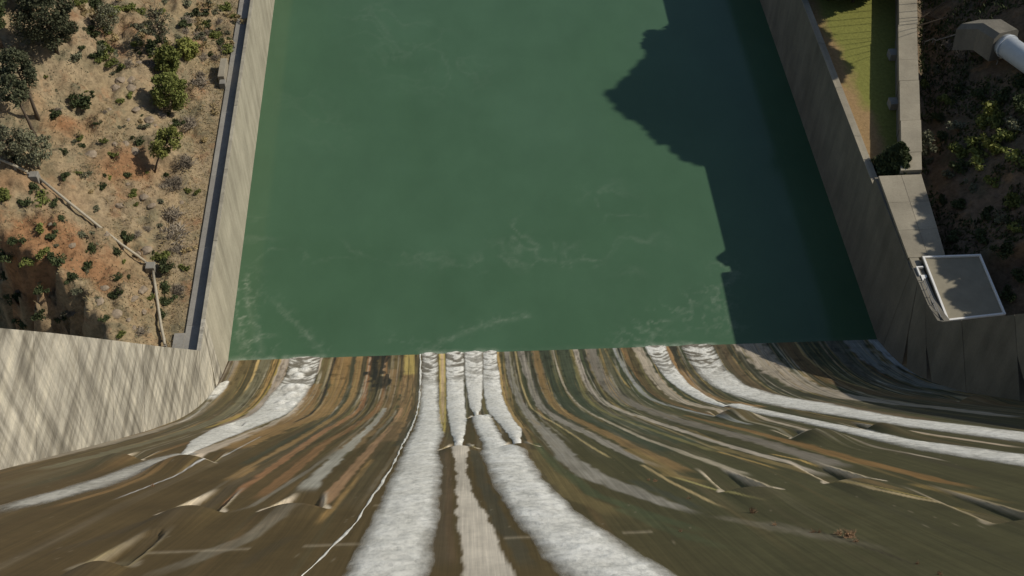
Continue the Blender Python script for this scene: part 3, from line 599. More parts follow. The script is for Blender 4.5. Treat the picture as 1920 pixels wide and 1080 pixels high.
# ------------------------------------------------------------------ pool
def pool():
    x = np.arange(XL - .3, XR + .35, .4); y = np.arange(124, 262, .4); PX, PY = np.meshgrid(x, y)
    cov = np.zeros_like(PX)
    n = fbm(PX * .16 + 2.2 * fbm(PX * .07, PY * .07, 1), PY * .16 + 2.2 * fbm(PX * .07 + 9, PY * .07, 2), 3, 5)
    fil = np.clip(1 - np.abs(2 * n - 1) * 7, 0, 1) ** 1.5
    n2 = fbm(PX * .5 + 1.5 * fbm(PX * .2, PY * .2, 4), PY * .5, 5, 5); fil2 = np.clip(1 - np.abs(2 * n2 - 1) * 6, 0, 1) ** 1.4
    def trail(pts, w, a, src=fil, line=0.0):
        P = np.array([on_level(*p, 0)[:2] for p in pts]); d = np.full(PX.shape, 1e9)
        wx_ = PX + 3.0 * (fbm(PX * .12, PY * .12, 6) - .5); wy_ = PY + 3.0 * (fbm(PX * .12 + 7, PY * .12, 7) - .5)
        for p, q in zip(P, P[1:]):
            e = q - p; t = np.clip(((wx_ - p[0]) * e[0] + (wy_ - p[1]) * e[1]) / (e @ e), 0, 1)
            d = np.minimum(d, np.hypot(wx_ - p[0] - t * e[0], wy_ - p[1] - t * e[1]))
        m = np.exp(-(d / w) ** 2)
        cov[:] = np.maximum(cov, a * m * (src * (1 - line) + line * np.clip(1 - d / .9, 0, 1)))
    trail([(462, 530), (462, 600), (480, 655)], 2.6, .55, fil2); trail([(470, 560), (480, 620), (488, 668)], 1.2, .5, fil2, .3)
    trail([(500, 480), (470, 420)], 3, .15, fil); trail([(515, 560), (580, 635), (605, 662)], 1.4, .35, fil2, .3)
    trail([(800, 658), (850, 632), (920, 608), (985, 598)], 1.2, .4, fil2, .35); trail([(735, 640), (800, 655)], 1.5, .15, fil2)
    trail([(945, 430), (990, 470), (1040, 470)], 3.5, .22, fil); trail([(1060, 490), (1115, 495)], 1.6, .28, fil2, .3); trail([(900, 490), (980, 485), (1050, 475)], 2.5, .18, fil)
    trail([(1130, 365), (1170, 420), (1200, 450), (1170, 480)], 4, .15, fil); trail([(1180, 640), (1240, 600), (1300, 570), (1350, 560)], 3, .34, fil2)
    trail([(1185, 645), (1290, 585), (1380, 520), (1350, 500)], 2.2, .3, fil2, .2); trail([(1300, 600), (1365, 610)], 2.4, .3, fil2)
    trail([(575, 480), (700, 470), (850, 490)], 2.5, .12, fil); trail([(760, 110), (850, 140), (700, 30)], 8, .09, fil); trail([(560, 180), (620, 250)], 5, .06, fil)
    # foam line where the streams enter
    e = PY - (129.5 - 0.0175 * (PX - XL)); near = np.clip(1 - e / (.5 + 1.1 * vnoise(PX * .8, PX * 0, 2)), 0, 1) * (e > -1)
    hot = np.zeros_like(PX)
    for a, b_ in ((430, 520), (530, 612), (788, 935), (1190, 1345)):
        xa, xb = on_level(a, 660, 0)[0], on_level(b_, 660, 0)[0]; hot = np.maximum(hot, sstep(xa - .5, xa + .5, PX) * (1 - sstep(xb - .5, xb + .5, PX)))
    cov[:] = np.maximum(cov, near * (.10 + .85 * hot) * (.4 + .8 * vnoise(PX * 1.2, PY * 1.2, 3)))
    V = np.stack([PX, PY, 0 * PX], -1).reshape(-1, 3); F = grid_faces(*PX.shape)
    nV = len(V); V = np.concatenate([V, [[x[0], y[-1], 0], [x[-1], y[-1], 0], [x[-1], 1500, 0], [x[0], 1500, 0]]])
    F = np.concatenate([F, [[nV, nV + 1, nV + 2, nV + 3]]])
    me = mesh('water', V, F, True); set_color(me, 'foam', np.concatenate([np.stack([cov, cov, cov], -1).reshape(-1, 3), np.zeros((4, 3))]))
    tag(link('water', me, None, POOL), 'calm green stilling pool between the two concrete walls', None, None, 'structure')
pool()
tag(link('ground', mesh('ground', [(-4000, -4000, -16), (4000, -4000, -16), (4000, 4000, -16), (-4000, 4000, -16)], [(0, 1, 2, 3)]), None, SOIL), 'brown valley ground far around the dam', None, None, 'structure')

# ------------------------------------------------------------------ walls
def lerp_line(P, y): P = np.array(P); return float(np.interp(-y, -P[:, 0], P[:, 1]))
L_TOP = [(135, 17.2), (117.9, 17.3), (103.3, 36.3), (91.5, 51.9), (78.4, 69.1), (70, 79.9), (55, 99), (30, 131)]
R_TOP = [(135, 21.2), (117.0, 21.7), (112.3, 22.8), (101.8, 36), (95.1, 44.8), (70, 77.0), (30, 128)]
def wall_panels(parent, X, sgn, top, ys, mat, thick, notches=()):
    """panels of one wall between the joints ys; sgn = side the wall body lies on; each panel is a part"""
    for a, b in zip(ys, ys[1:]):                 # a > b
        def foot(yt, deep=1.2):                  # a joint runs from the wall top down to the face, square to the slope higher up
            k = float(np.clip((124.5 - yt) / 7, 0, 1)); dy, dz = .775 * k, .632 * k + (1 - k); n_ = math.hypot(dy, dz); dy /= n_; dz /= n_
            zt = lerp_line(top, yt); yb, zb = yt, zt
            for _ in range(400):
                if zb < face_z(X, yb) - deep: break
                yb -= dy * .1; zb -= dz * .1
            return yb, zb
        yy = np.linspace(a - .06, b + .06, 9)
        low = [foot(y) for y in yy]; up = [(y, lerp_line(top, y)) for y in yy]
        j = RNG.uniform(-.03, .03)
        notch = [q for q in notches if abs(q[0] - a) < .01]
        poly = []
        if notch:                                # wedge-shaped slot at the joint, wide at the foot
            _, wd, hg = notch[0]; f0 = foot(a, 0.0); ta = (a, lerp_line(top, a)); ln = math.hypot(ta[0] - f0[0], ta[1] - f0[1])
            apex = (f0[0] + (ta[0] - f0[0]) * hg / ln - .035, f0[1] + (ta[1] - f0[1]) * hg / ln)
            rest = [q for q in low if q[0] < low[0][0] - wd - .05]
            poly = [apex, (low[0][0] - wd, float(face_z(X, low[0][0] - wd)) - 1.2)] + rest
        else: poly = low
        poly = poly + up[::-1]
        MB().prism([(X - sgn * j, p[0], p[1]) for p in poly], (sgn * (thick * .45 + j), 0, 0)).build('wall_panel', mat, parent)
    yy = np.linspace(ys[0], ys[-1], 30)          # the body behind the panels
    poly = [(y, face_z(X, y) - 2.2) for y in yy] + [(y, lerp_line(top, y) - .02) for y in yy[::-1]]
    MB().prism([(X + sgn * (thick * .45 + .004), p[0], p[1]) for p in poly], (sgn * thick * .55, 0, 0)).build('wall_core', mat, parent)
jl = [on_side(*p, XL)[1] for p in ((349, 652), (307, 649), (267, 645), (210, 640), (147, 631), (62, 620))]
lw = empty('training_wall', (XL, 90, 40), 'pale sunlit stained wall rising along the left edge of the spillway', 'wall')
ysl = [124.5, 122.6, 117.4] + [y for y in jl if y < 113] + [60, 50, 40, 30]
wall_panels(lw, XL, -1, L_TOP, ysl, CON_LS, 0.62, notches=((122.6, .9, 4.5), (117.4, .9, 3.8)))
rw = empty('training_wall', (XR, 90, 40), 'shaded dark concrete wall rising along the right edge of the spillway', 'wall')
ysr = [125.0, 122.0, 118.3, 107, 96.7, 84, 72, 58, 44, 30]
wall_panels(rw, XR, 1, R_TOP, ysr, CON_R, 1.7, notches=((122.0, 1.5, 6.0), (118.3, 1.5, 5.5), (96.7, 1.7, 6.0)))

# left pool wall with parapet and walk
lp = empty('pool_wall', (XL - 2, 180, 0), 'long sunlit left wall of the pool with a narrow walk on top', 'wall')
FAR = 520
edges = [124.5, 142, 160, 178, 196, 214, 232, 250, FAR]
for a, b in zip(edges, edges[1:]):
    MB().box(XL - .62, XL, a + .02, b - .02, -4, 17.0).build('wall_panel', CON_L, lp)
    bevel(MB().box(XL - .66, XL + .02, a + .03, b - .03, 17.004, 17.25).build('coping', CON_L, lp), .03)
    MB().box(XL - 3.3, XL - .624, a + .01, b - .01, -4, 15.75).build('walk_slab', CON_W, lp)
MB().box(XL - 5.0, XL - 3.304, 119.6, 122.9, 12, 15.85).build('landing', CON_W, lp)
MB().box(XL - 3.3, XL - .624, 118.2, 124.48, 4, 15.74).build('walk_slab', CON_W, lp)
b1 = on_level(418, 155, 16.3)
blk = empty('concrete_block', (b1[0], b1[1] + 3, 16), 'tan upright concrete block at the outer edge of the left walk', 'concrete block')
bevel(MB().box(-46.4, -45.15, 186.6, 192.4, 13, 17.6).build('block', CON_D, blk), .05)
bevel(MB().box(-46.1, -44.95, 185.2, 186.55, 13, 16.9).build('footing', CON_W, blk), .05)

# right pool wall: dark face, lit strip on top
rp = empty('pool_wall', (XR + 1, 180, 0), 'long dark shaded right wall of the pool with a sunlit top strip', 'wall')
edges = [125.0, 147.2, 160, 174, 188, 202, 216, 232, 250, FAR]
for i, (a, b) in enumerate(zip(edges, edges[1:])):
    top = 20.7 if i == 0 else 19.0
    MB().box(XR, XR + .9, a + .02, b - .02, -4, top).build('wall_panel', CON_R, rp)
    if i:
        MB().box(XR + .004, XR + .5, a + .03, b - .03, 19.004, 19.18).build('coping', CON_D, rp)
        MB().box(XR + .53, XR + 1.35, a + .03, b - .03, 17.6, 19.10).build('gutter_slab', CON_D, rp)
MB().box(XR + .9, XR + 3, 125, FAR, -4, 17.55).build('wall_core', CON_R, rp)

# ------------------------------------------------------------------ left hillside
def crestline(X, Y):                             # signed distance beyond the lip of the ravine (positive on the dam side)
    A = np.array([-55.0, 118.5]); B = np.array([-77.0, 139.5]); e = (B - A) / np.linalg.norm(B - A); nn = np.array([-e[1], e[0]])
    d = (X - A[0]) * nn[0] + (Y - A[1]) * nn[1]
    return d if nn[1] < 0 else -d
def left_z(X, Y):
    X = np.asarray(X, float); Y = np.asarray(Y, float)
    d = np.maximum(0, -45.1 - X)
    z = 15.4 + .12 * np.minimum(d, 3) + .50 * np.maximum(0, d - 3) - .0012 * np.maximum(0, d - 30) ** 2
    z = z + np.maximum(0, 119 - Y) * .35 * sstep(0, 6, 52 + X + 8) * 0
    amp = sstep(0.5, 7, d)
    z = z + amp * ((fbm(X * .045, Y * .045, 1) - .5) * 8.5 + (fbm(X * .16, Y * .16, 2) - .5) * 4.6 + (np.abs(fbm(X * .35, Y * .35, 3, 5) - .5)) * 4.2 + (fbm(X * .9, Y * .9, 4, 3) - .5) * .55)
    c = crestline(X, Y) + (fbm(X * .12, Y * .12, 5) - .5) * 13 + (fbm(X * .5, Y * .5, 6) - .5) * 5
    z = z - 30 * sstep(-2, 9, c) - .15 * np.maximum(0, c)
    return z
def terrain(name, x, y, fz, mat, label):
    TX, TY = np.meshgrid(x, y); V = np.stack([TX, TY, fz(TX, TY)], -1).reshape(-1, 3)
    me = mesh(name, V, grid_faces(len(y), len(x)), True)
    fz_ = fbm(TX * .14, TY * .14, 6); red = np.zeros_like(TX)
    for p in ((20, 420, 9), (70, 455, 7), (140, 470, 6), (225, 260, 5), (215, 35, 5), (110, 190, 4)) if mat.name.startswith('sandy') else ():
        q = on_level(p[0], p[1], 28); red = np.maximum(red, np.exp(-((TX - q[0]) ** 2 + (TY - q[1]) ** 2) / p[2] ** 2))
    red = np.clip(red * 1.3 * sstep(.3, .6, fz_), 0, .8)
    set_color(me, 'earth', np.stack([red, red, red], -1).reshape(-1, 3))
    return tag(link(name, me, None, mat), label, None, None, 'structure')
terrain('hillside', np.concatenate([np.arange(-260, -100, 8.0), np.arange(-100, -45.04, .45), [-45.04]]), np.concatenate([np.arange(60, 108, 2.0), np.arange(108, 236, .5), np.arange(236, 520, 6.0)]), left_z, SOIL,
        'sandy left hillside with orange soil, loose stones and scrub')
def on_left(px, py): return on_surface(px, py, lambda X, Y: np.where(X < -45.1, left_z(X, Y), -99))

# ------------------------------------------------------------------ right bank
def xedge(Y):                                    # outer edge of the deck and of the walk wall
    return np.interp(Y, [100, 113, 125.9, 127, 146, 520], [84.5, 84.5, 84.3, 78.8, 80.5, 80.5 + .285 * 374])
def right_z(X, Y):
    X = np.asarray(X, float); Y = np.asarray(Y, float)
    d = X - xedge(Y); dd = np.maximum(0, d)
    z = 17.0 - 2.0 * sstep(0, 3, d) * sstep(122, 150, Y) + .80 * np.maximum(0, dd - 1.5)
    amp = sstep(.3, 5, d)
    z = z + amp * ((fbm(X * .06 + 40, Y * .06, 1) - .5) * 5 + (fbm(X * .2, Y * .2, 2) - .5) * 2.5 + (fbm(X * .8, Y * .8, 4, 3) - .5) * .6)
    return z
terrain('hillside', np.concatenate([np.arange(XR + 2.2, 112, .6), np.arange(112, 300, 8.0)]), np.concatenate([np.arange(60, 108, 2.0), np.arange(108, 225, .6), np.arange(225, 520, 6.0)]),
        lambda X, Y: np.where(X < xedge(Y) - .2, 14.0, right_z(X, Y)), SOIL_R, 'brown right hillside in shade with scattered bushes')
def on_right(px, py): return on_surface(px, py, lambda X, Y: np.where(X > xedge(Y), right_z(X, Y), -99))
def wl(Y): return 79.9 + .275 * (Y - 159.2)      # left edge of the walk wall
tag(link('lawn', mesh('lawn', [(XR + 1.36, 147.6, 17.85), (wl(147.6) + .4, 147.6, 17.85), (wl(300) + .4, 300, 17.85), (XR + 1.36, 300, 17.85)], [(0, 1, 2, 3)]), None, LAWN),
    'wedge of patchy green and brown grass behind the right pool wall', None, None, 'structure')
rt = empty('retaining_wall', (84, 175, 18), 'broad sunlit concrete wall top used as a walk right of the lawn', 'wall')
wy_ = [147.4, 152, 160.6, 172.0, 178.3, 189.5, 197, 206, 216, 240, 300]
for i, (a, b) in enumerate(zip(wy_, wy_[1:])):
    o_ = (.0, .12, .0, -.10, -.10, .08, .08, 0, 0, 0)[i]
    P4 = [(wl(a + .02) + o_, a + .02), (wl(a + .02) + 3.75 + o_, a + .02), (wl(b - .02) + 3.75 + o_, b - .02), (wl(b - .02) + o_, b - .02)]
    bevel(MB().slab(P4, 20.9, 21.9 + .02 * (i % 2)).build('walk_slab', CON_D, rt), .03)
    P5 = [(p[0] + (.35 if k in (0, 3) else -.3), p[1]) for k, p in enumerate(P4)]
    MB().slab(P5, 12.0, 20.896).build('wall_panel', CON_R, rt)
for p in ((1657, 103), (1657, 195)):
    q = on_level(*p, 18.6); MB().box(wl(q[1]) - 1.2, wl(q[1]) + .34, q[1] - 1.0, q[1] + 1.0, 17.0, 19.3).build('buttress', CON_W, rt)
# deck
dk = empty('deck', (76, 136, 21), 'sunlit paved concrete deck between the tree and the flat roof', 'deck')
dv = [(146.9, 72.75, 80.3), (140.2, 72.6, 79.7), (133.6, 72.45, 79.1), (127.3, 72.35, 78.5)]
for (ya, xa, xb), (yb, xc, xd) in zip(dv, dv[1:]):
    xm1, xm2 = (xa + xb) / 2 + .2, (xc + xd) / 2 + .2
    bevel(MB().slab([(xa, ya - .015), (xm1 - .015, ya - .015), (xm2 - .015, yb + .015), (xc, yb + .015)], 20.75, 21.30).build('paving_slab', CON_D, dk), .02)
    bevel(MB().slab([(xm1 + .015, ya - .015), (xb, ya - .015), (xd, yb + .015), (xm2 + .015, yb + .015)], 20.75, 21.31).build('paving_slab', CON_D, dk), .02)
bevel(MB().slab([(72.5, 127.27), (74.0, 127.27), (74.0, 121.2), (72.9, 122.6), (72.5, 125.6)], 20.7, 21.28).build('paving_slab', CON_D, dk), .02)
MB().slab([(XR + .95, 125.2), (78.4, 125.2), (80.2, 146.85), (XR + .95, 146.85)], 13, 20.74).build('deck_base', CON_R, dk)
# roofed building
bd = empty('flat_roof_building', (79, 120, 17), 'flat roofed concrete building with a white roof edge', 'building')
rz = 21.9; A, B_, Cc, D_ = (74.25, 126.7), (83.85, 126.6), (83.6, 113.8), (74.1, 113.0)
MB().slab([(74.5, 113.3), (83.4, 114), (83.6, 126.4), (74.5, 126.5)], 12, rz - .3).build('wall', CON_R, bd)
MB().slab([D_, Cc, B_, A], rz - .296, rz).build('roof', ROOF, bd)
def kerb(p, q, w=.32):
    d = Vector((q[0] - p[0], q[1] - p[1], 0)).normalized(); nn = Vector((-d.y, d.x, 0)) * w
    return [(p[0], p[1]), (q[0], q[1]), (q[0] + nn.x, q[1] + nn.y), (p[0] + nn.x, p[1] + nn.y)]
for p, q in ((A, D_), (D_, Cc), (Cc, B_), (B_, A)):
    d = (Vector((q[0], q[1])) - Vector((p[0], p[1]))).normalized() * .33
    P = (p[0], p[1]); Q = (q[0] - d.x, q[1] - d.y)
    MB().slab(kerb(P, Q), rz + .004, rz + .30).build('roof_edge', WHITE, bd)
htz = 21.3
hb = empty('stair_hatch', (73.4, 123.5, htz), 'small white framed stair hatch beside the roof corner', 'hatch')
MB().box(72.75, 73.95, 124.6, 124.85, htz, htz + .55).build('frame', WHITE, hb); MB().box(72.75, 73.0, 122.9, 124.59, htz, htz + .55).build('frame', WHITE, hb)
MB().box(73.01, 73.95, 123.1, 124.59, htz - .05, htz + .02).build('shade_plate', mat_plain('hatch_shade', (.03, .03, .03), .9), hb)  # dark plate standing in for the shade inside the hatch
MB().slab([(73.01, 123.08), (73.01, 121.9), (73.95, 122.6), (73.95, 123.08)], htz, htz + .4).build('landing', WHITE, hb)
rl = empty('guard_rail', (73.2, 117, 21), 'thin steel guard rail on the wall top below the flat roof', 'railing')
for k, y in enumerate(np.linspace(121.6, 113.2, 6)): MB().tube([(73.0, y, 20.6), (73.0, y, 22.5)], .05, 6).build('post', STEEL, rl)
for z in (21.9, 22.5): MB().tube([(73.0, 121.6, z), (73.0, 113.2, z + .3)], .045, 6).build('rail', STEEL, rl)
MB().slab([(XR + 1.2, 112.8), (74.2, 112.8), (74.2, 122.5), (XR + 1.2, 125)], 8, 17.4).build('wall_base', CON_R, rp)

# penstock and its anchor block
pn = empty('penstock', on_level(1880, 90, 26), 'big pale penstock pipe coming out of a concrete anchor block', 'pipe')
pa = Vector(on_level(1884, 84, 28.5)); pb = Vector(on_level(1975, 148, 30.5)); ax = (pb - pa).normalized()
MB().tube([pa - ax * 2, pa + ax * 40], 2.1, 40).build('pipe', PEN, pn, True)
for k in (0.6,): MB().tube([pa + ax * k, pa + ax * (k + .35)], 2.3, 40).build('flange', PEN, pn)
side = ax.cross(Vector((0, 0, 1))).normalized(); up_ = side.cross(ax)
def sec(c, w, h, ch): return [c - side * w - up_ * 3, c + side * w - up_ * 3, c + side * w + up_ * (h - ch), c + side * (w - ch) + up_ * h, c - side * (w - ch * .4) + up_ * h, c - side * w + up_ * (h - ch * .4)]
s1 = sec(pa - ax * .2, 2.6, 2.6, 1.0); s2 = sec(pa - ax * 5.0, 2.6, 2.4, 1.0)
ax2 = (ax + side * (-.55)).normalized()
s3 = [v - ax * 3.6 + side * 1.6 - Vector((0, 0, 1.6)) for v in s2]
V = s1 + s2 + s3; nq = 6; F = [tuple(range(nq)), tuple(reversed(range(12, 18)))]
for a in (0, 6):
    for k in range(nq): F.append((a + k, a + 6 + k, a + 6 + (k + 1) % nq, a + (k + 1) % nq))
MB().add(V, F).build('anchor_block', CON_R, pn)  # dark wall concrete stands in for the shade on the block
# timber frame and handrails by the anchor block
tf = empty('handrail', on_level(1760, 60, 20), 'bent steel handrail and steps below the anchor block', 'railing')
for pts in (((1732, 86), (1748, 80), (1752, 84), (1798, 70)), ((1798, 70), (1850, 105), (1868, 122))):
    P = [on_right(*p) + np.array([0, 0, 1.0]) for p in pts]
    MB().tube(P, .12, 6).build('rail', CON_W, tf)
    for q in P: MB().tube([q - np.array([0, 0, 1.2]), q], .07, 6).build('post', STEEL, tf)
tr = empty('timber_frame', on_level(1770, 25, 20), 'dark timber trestle on the orange earth beside the walk', 'trestle')
for a, b in (((1728, 36), (1775, 6)), ((1735, 33), (1762, 40)), ((1735, 27), (1757, 40)), ((1722, 52), (1775, 36))):
    MB().tube([on_right(*a) + np.array([0, 0, .5]), on_right(*b) + np.array([0, 0, .5])], .16, 5).build('beam', BARK, tr)

# ------------------------------------------------------------------ thin pipeline over the left hillside
pl = empty('pipeline', on_left(280, 500), 'thin pale pipeline crossing the left hillside down to the wall', 'pipe')
def route(pts, lift=.9):
    return [on_left(*p) + np.array([0, 0, lift]) for p in pts]
ra = route([(-25, 292), (0, 305), (30, 318), (55, 330)]); rb = route([(78, 342), (130, 385), (180, 425), (230, 465), (275, 497)]); rc = route([(289, 515), (294, 548), (300, 590), (305, 622), (309, 640), (311, 652)])
for R in (ra, rb, rc): MB().tube(R, .24, 8).build('pipe', PIPE, pl, True)
for R in (ra, rb, rc):
    for q in R[::1]: MB().box(q[0] - .18, q[0] + .18, q[1] - .18, q[1] + .18, q[2] - 1.6, q[2] - .2).build('support', CON_W, pl)
for p, w in (((284, 505), .75), ((66, 335), .7)):
    q = on_left(*p); bevel(MB().box(q[0] - w, q[0] + w, q[1] - w, q[1] + w, q[2] - .6, q[2] + 1.1).build('junction_box', CON_W, pl), .06)

# ------------------------------------------------------------------ plants
def leaves(rs, centers, radii, n, size, flat=.75, tall=1.0):
    """many small bent leaf faces spread through clumps"""
    V = np.zeros((n, 4, 3)); k = rs.randint(len(centers), size=n)
    d = rs.normal(size=(n, 3)); d /= np.linalg.norm(d, axis=1)[:, None]
    r = rs.rand(n) ** .45
    c = np.array(centers)[k] + d * (np.array(radii)[k] * r)[:, None] * np.array([1, 1, flat])
    a = rs.normal(size=(n, 3)) + d * .6; a /= np.linalg.norm(a, axis=1)[:, None]
    b = np.cross(a, rs.normal(size=(n, 3))); b /= np.linalg.norm(b, axis=1)[:, None]
    s = size * rs.uniform(.6, 1.4, n)[:, None]
    V[:, 0] = c - a * s * tall; V[:, 1] = c + b * s * .5; V[:, 2] = c + a * s * tall; V[:, 3] = c - b * s * .5
    return V.reshape(-1, 3), np.arange(n * 4).reshape(n, 4)
def shrub_mesh(name, seed, mat, R=1.0, n=420, size=.16, flat=.7, lobes=7):
    rs = np.random.RandomState(seed)
    cs = [(rs.normal() * .42 * R, rs.normal() * .42 * R, R * rs.uniform(.25, .65)) for _ in range(lobes)]; rr = [R * rs.uniform(.3, .55) for _ in range(lobes)]
    V, F = leaves(rs, cs, rr, n, size, flat); V[:, 2] = np.maximum(V[:, 2], -.1)
    me = mesh(name, V, F); me.materials.append(mat); return me
def twig_mesh(name, seed, R=1.0, n=330):
    rs = np.random.RandomState(seed); m = MB()
    for _ in range(n):
        a = rs.uniform(0, 2 * math.pi); e = rs.uniform(.15, 1.3); b = np.array([rs.normal() * .3, rs.normal() * .3, .05]) * R
        d = np.array([math.cos(a) * math.cos(e), math.sin(a) * math.cos(e), math.sin(e) * .8]); ln = R * rs.uniform(.4, 1.0)
        mid = b + d * ln * .5 + rs.normal(size=3) * .1 * R
        m.tube([b, mid, b + d * ln + rs.normal(size=3) * .12 * R], [.045 * R, .035 * R, .015 * R], 3, False)
    me = m.mesh(name); me.materials.append(TWIG); return me
SHRUB = {'dark green': [shrub_mesh('foliage', 10 + i, LEAF_DARK, n=520) for i in range(4)], 'olive green': [shrub_mesh('foliage', 20 + i, LEAF_GREEN) for i in range(3)],
         'sage grey-green': [shrub_mesh('foliage', 30 + i, LEAF_SAGE, n=330) for i in range(3)], 'lime green': [shrub_mesh('foliage', 40 + i, LEAF_LIME) for i in range(3)],
         'dry straw': [shrub_mesh('foliage', 50 + i, STRAW, n=300, flat=.5) for i in range(2)], 'dead grey': [twig_mesh('twigs', 60 + i) for i in range(4)]}
def tree(px, py, surf, height, crown_r, crown_base, mat, label, seed, n=5200, leaf=.26, lobes=20, lean=(0, 0), trunk_r=None, cone=False, cat='tree', group=None, at=None, flat=.8, bare=False, name='tree'):
    rs = np.random.RandomState(seed); p = surf(px, py) if at is None else np.array(at)
    t = empty(name, p, label, cat, group); t.rotation_euler = (0, 0, 0)
    tr_ = trunk_r or height * .018 + .06; m = MB()
    knee = np.array([lean[0] * .4 + rs.normal() * .15, lean[1] * .4 + rs.normal() * .15, height * .45]); topp = np.array([lean[0], lean[1], height * .93])
    m.tube([(0, 0, -.6), knee * .5 + np.array([0, 0, 0]), knee, topp], [tr_ * 1.25, tr_, tr_ * .75, tr_ * .2], 7)
    cs = []; rr = []
    for i in range(lobes):
        f = (i + .5) / lobes; z = height * (crown_base + (1 - crown_base) * f); a = i * 2.4 + rs.uniform(0, .8)
        ring = crown_r * ((1 - f) ** (.8 if cone is True else cone) if cone else math.sqrt(max(.05, 1 - (2 * f - .9) ** 2))) * rs.uniform(.45, .85)
        c = np.array([lean[0] * z / height + math.cos(a) * ring, lean[1] * z / height + math.sin(a) * ring, z]); cs.append(c); rr.append(crown_r * rs.uniform(.24, .44) * ((1.15 - f) if cone else 1))
        base = knee + (topp - knee) * np.clip((z - height * .45) / (height * .48) - .25, 0, 1) if z > height * .45 else knee * (z / (height * .45) * .85)
        mid = base * .5 + c * .5 + np.array([0, 0, -.08 * height * .3])
        m.tube([base, mid, c], [tr_ * .45, tr_ * .28, tr_ * .1], 5, False)
        if bare:
            for _ in range(5):
                e = c + rs.normal(size=3) * crown_r * .4; m.tube([mid, e], [tr_ * .2, .02], 3, False)
    o = m.build('trunk', BARK, None, True); o.parent = t
    V, F = leaves(rs, cs, rr, n, leaf, flat)
    me = mesh('crown', V, F); me.materials.append(mat); c = link('crown', me); c.parent = t
    return t
# left-hand trees
tree(4, 92, on_left, 15, 4.2, .35, LEAF_DARK, 'tall dark tree cut by the left edge, trunk in deep shade', 1, 6500)
tree(108, 100, on_left, 13, 5.6, .25, LEAF_PINE, 'largest dark green tree, full round crown on the upper left hillside', 2, 9500)
tree(62, 20, on_left, 14, 5.0, .2, LEAF_DARK, 'dark tree behind the largest one at the upper left', 15, 7000)
tree(72, 224, on_left, 13.5, 3.6, .55, LEAF_PINE, 'slender pine with a bare leaning trunk and grey-green crown', 3, 4200, lean=(-1.0, 1.0))
tree(68, 258, on_left, 12, 2.8, .62, LEAF_PINE, 'second slender bare trunk just right of the leaning pine', 4, 1900, lean=(-1.6, 1.2))
tree(20, 302, on_left, 6.5, 3.2, .3, LEAF_SAGE, 'loose grey-green tree above the pipeline at the left edge', 5, 2600, leaf=.24)
tree(74, 318, on_left, 7.5, 2.9, .3, LEAF_SAGE, 'airy grey-green tree right beside the pipeline bend', 6, 2400, leaf=.24)
tree(326, 205, on_left, 7.5, 3.9, .22, LEAF_GREEN, 'broad bright green tree casting a dark shadow on the rocks', 7, 5600, flat=.75)
tree(322, 138, on_left, 6.0, 2.7, .2, LEAF_GREEN, 'green tree standing just above the broad bright green one', 8, 3600)
tree(288, 322, on_left, 7.0, 2.9, .5, LEAF_LIME, 'lime green tree on a curved bare trunk near the walk', 9, 2600, lean=(4.2, 2.6), trunk_r=.17)
tree(308, 98, on_left, 9.5, 3.2, .45, LEAF_SAGE, 'nearly bare tree with a thin upright trunk among the shrubs', 10, 700, bare=True)
tree(210, 62, on_left, 6.0, 2.8, .3, LEAF_SAGE, 'faded grey-green tree between the largest tree and the bare one', 16, 1500, leaf=.22)
tree(355, 105, on_left, 3.6, 2.4, .1, LEAF_LIME, 'low lime green tree right of the bare tree', 17, 2200)
# right-hand tree on the deck
deck_tree = tree(0, 0, None, 7.0, 3.7, .04, LEAF_DARK, 'dense dark rounded tree standing between lawn and deck', 11, 15000, at=(77.4, 151.0, 17.8), cone=.75, lobes=50, leaf=.30)
deck_tree.scale = (1.0, 1.4, 1.0)
tree(1726, 292, on_right, 5.0, 2.2, .1, LEAF_SAGE, 'small pale tree leaning out of the bank right of the rounded one', 12, 1500)
# tall trees of the right bank, mostly above and beside the picture: their shadows reach pool, lawn and deck
for i in range(19):                             # their tops make the long wedge of shade on the pool
    y = 181.5 + 2.25 * i; top = 60.5 - (.66 * max(0, 202.5 - y) if y < 202.5 else .72 * (y - 202.5)) + (.25, -.2, .1, 0)[i % 4]; x = 105 + (.8, -.6, 0)[i % 3]
    if top < 47.5: continue
    yb = max(y, 191 + .4 * (i % 5)); zb = float(right_z(x, yb)) - .3
    tree(0, 0, None, top - zb, 4.0, (min(45.0, top - 5) - zb) / (top - zb), LEAF_DARK, 'tall dark pine on the right bank above the penstock', 70 + i, 9000, at=(x, yb, zb), lean=(0, (y - yb) / .88), leaf=.6, lobes=46, trunk_r=.09, group='tall pines above the penstock')
for i, (x, y, h, r) in enumerate([(83.5, 203.5, 11, 5), (78.5, 204.5, 11, 4.5), (87.5, 206, 12, 5), (79.5, 210, 12, 5), (87, 211, 13, 5.5), (82, 219, 14, 6), (88, 222, 14, 6)]):
    tree(0, 0, None, h, r, .25, LEAF_DARK, 'dark tree at the far end of the lawn', 120 + i, 7000, at=(x, y, 17.8), leaf=.45, lobes=24, group='trees at the far end of the lawn')
for i, (x, y, top, r) in enumerate([(106, 141, 44, 5), (104, 134, 43.5, 5.5), (103, 127, 43, 5.5), (103, 120, 43.5, 5.5), (102, 113, 43, 5.5), (104, 106, 45, 6)]):
    zb = float(right_z(x, y)) - .3
    tree(0, 0, None, max(5, top - zb), r, .1, LEAF_DARK, 'dark evergreen of the belt on the right hillside', 90 + i, 6500, at=(x, y, zb), leaf=.45, lobes=24, group='evergreen belt on the right hillside')

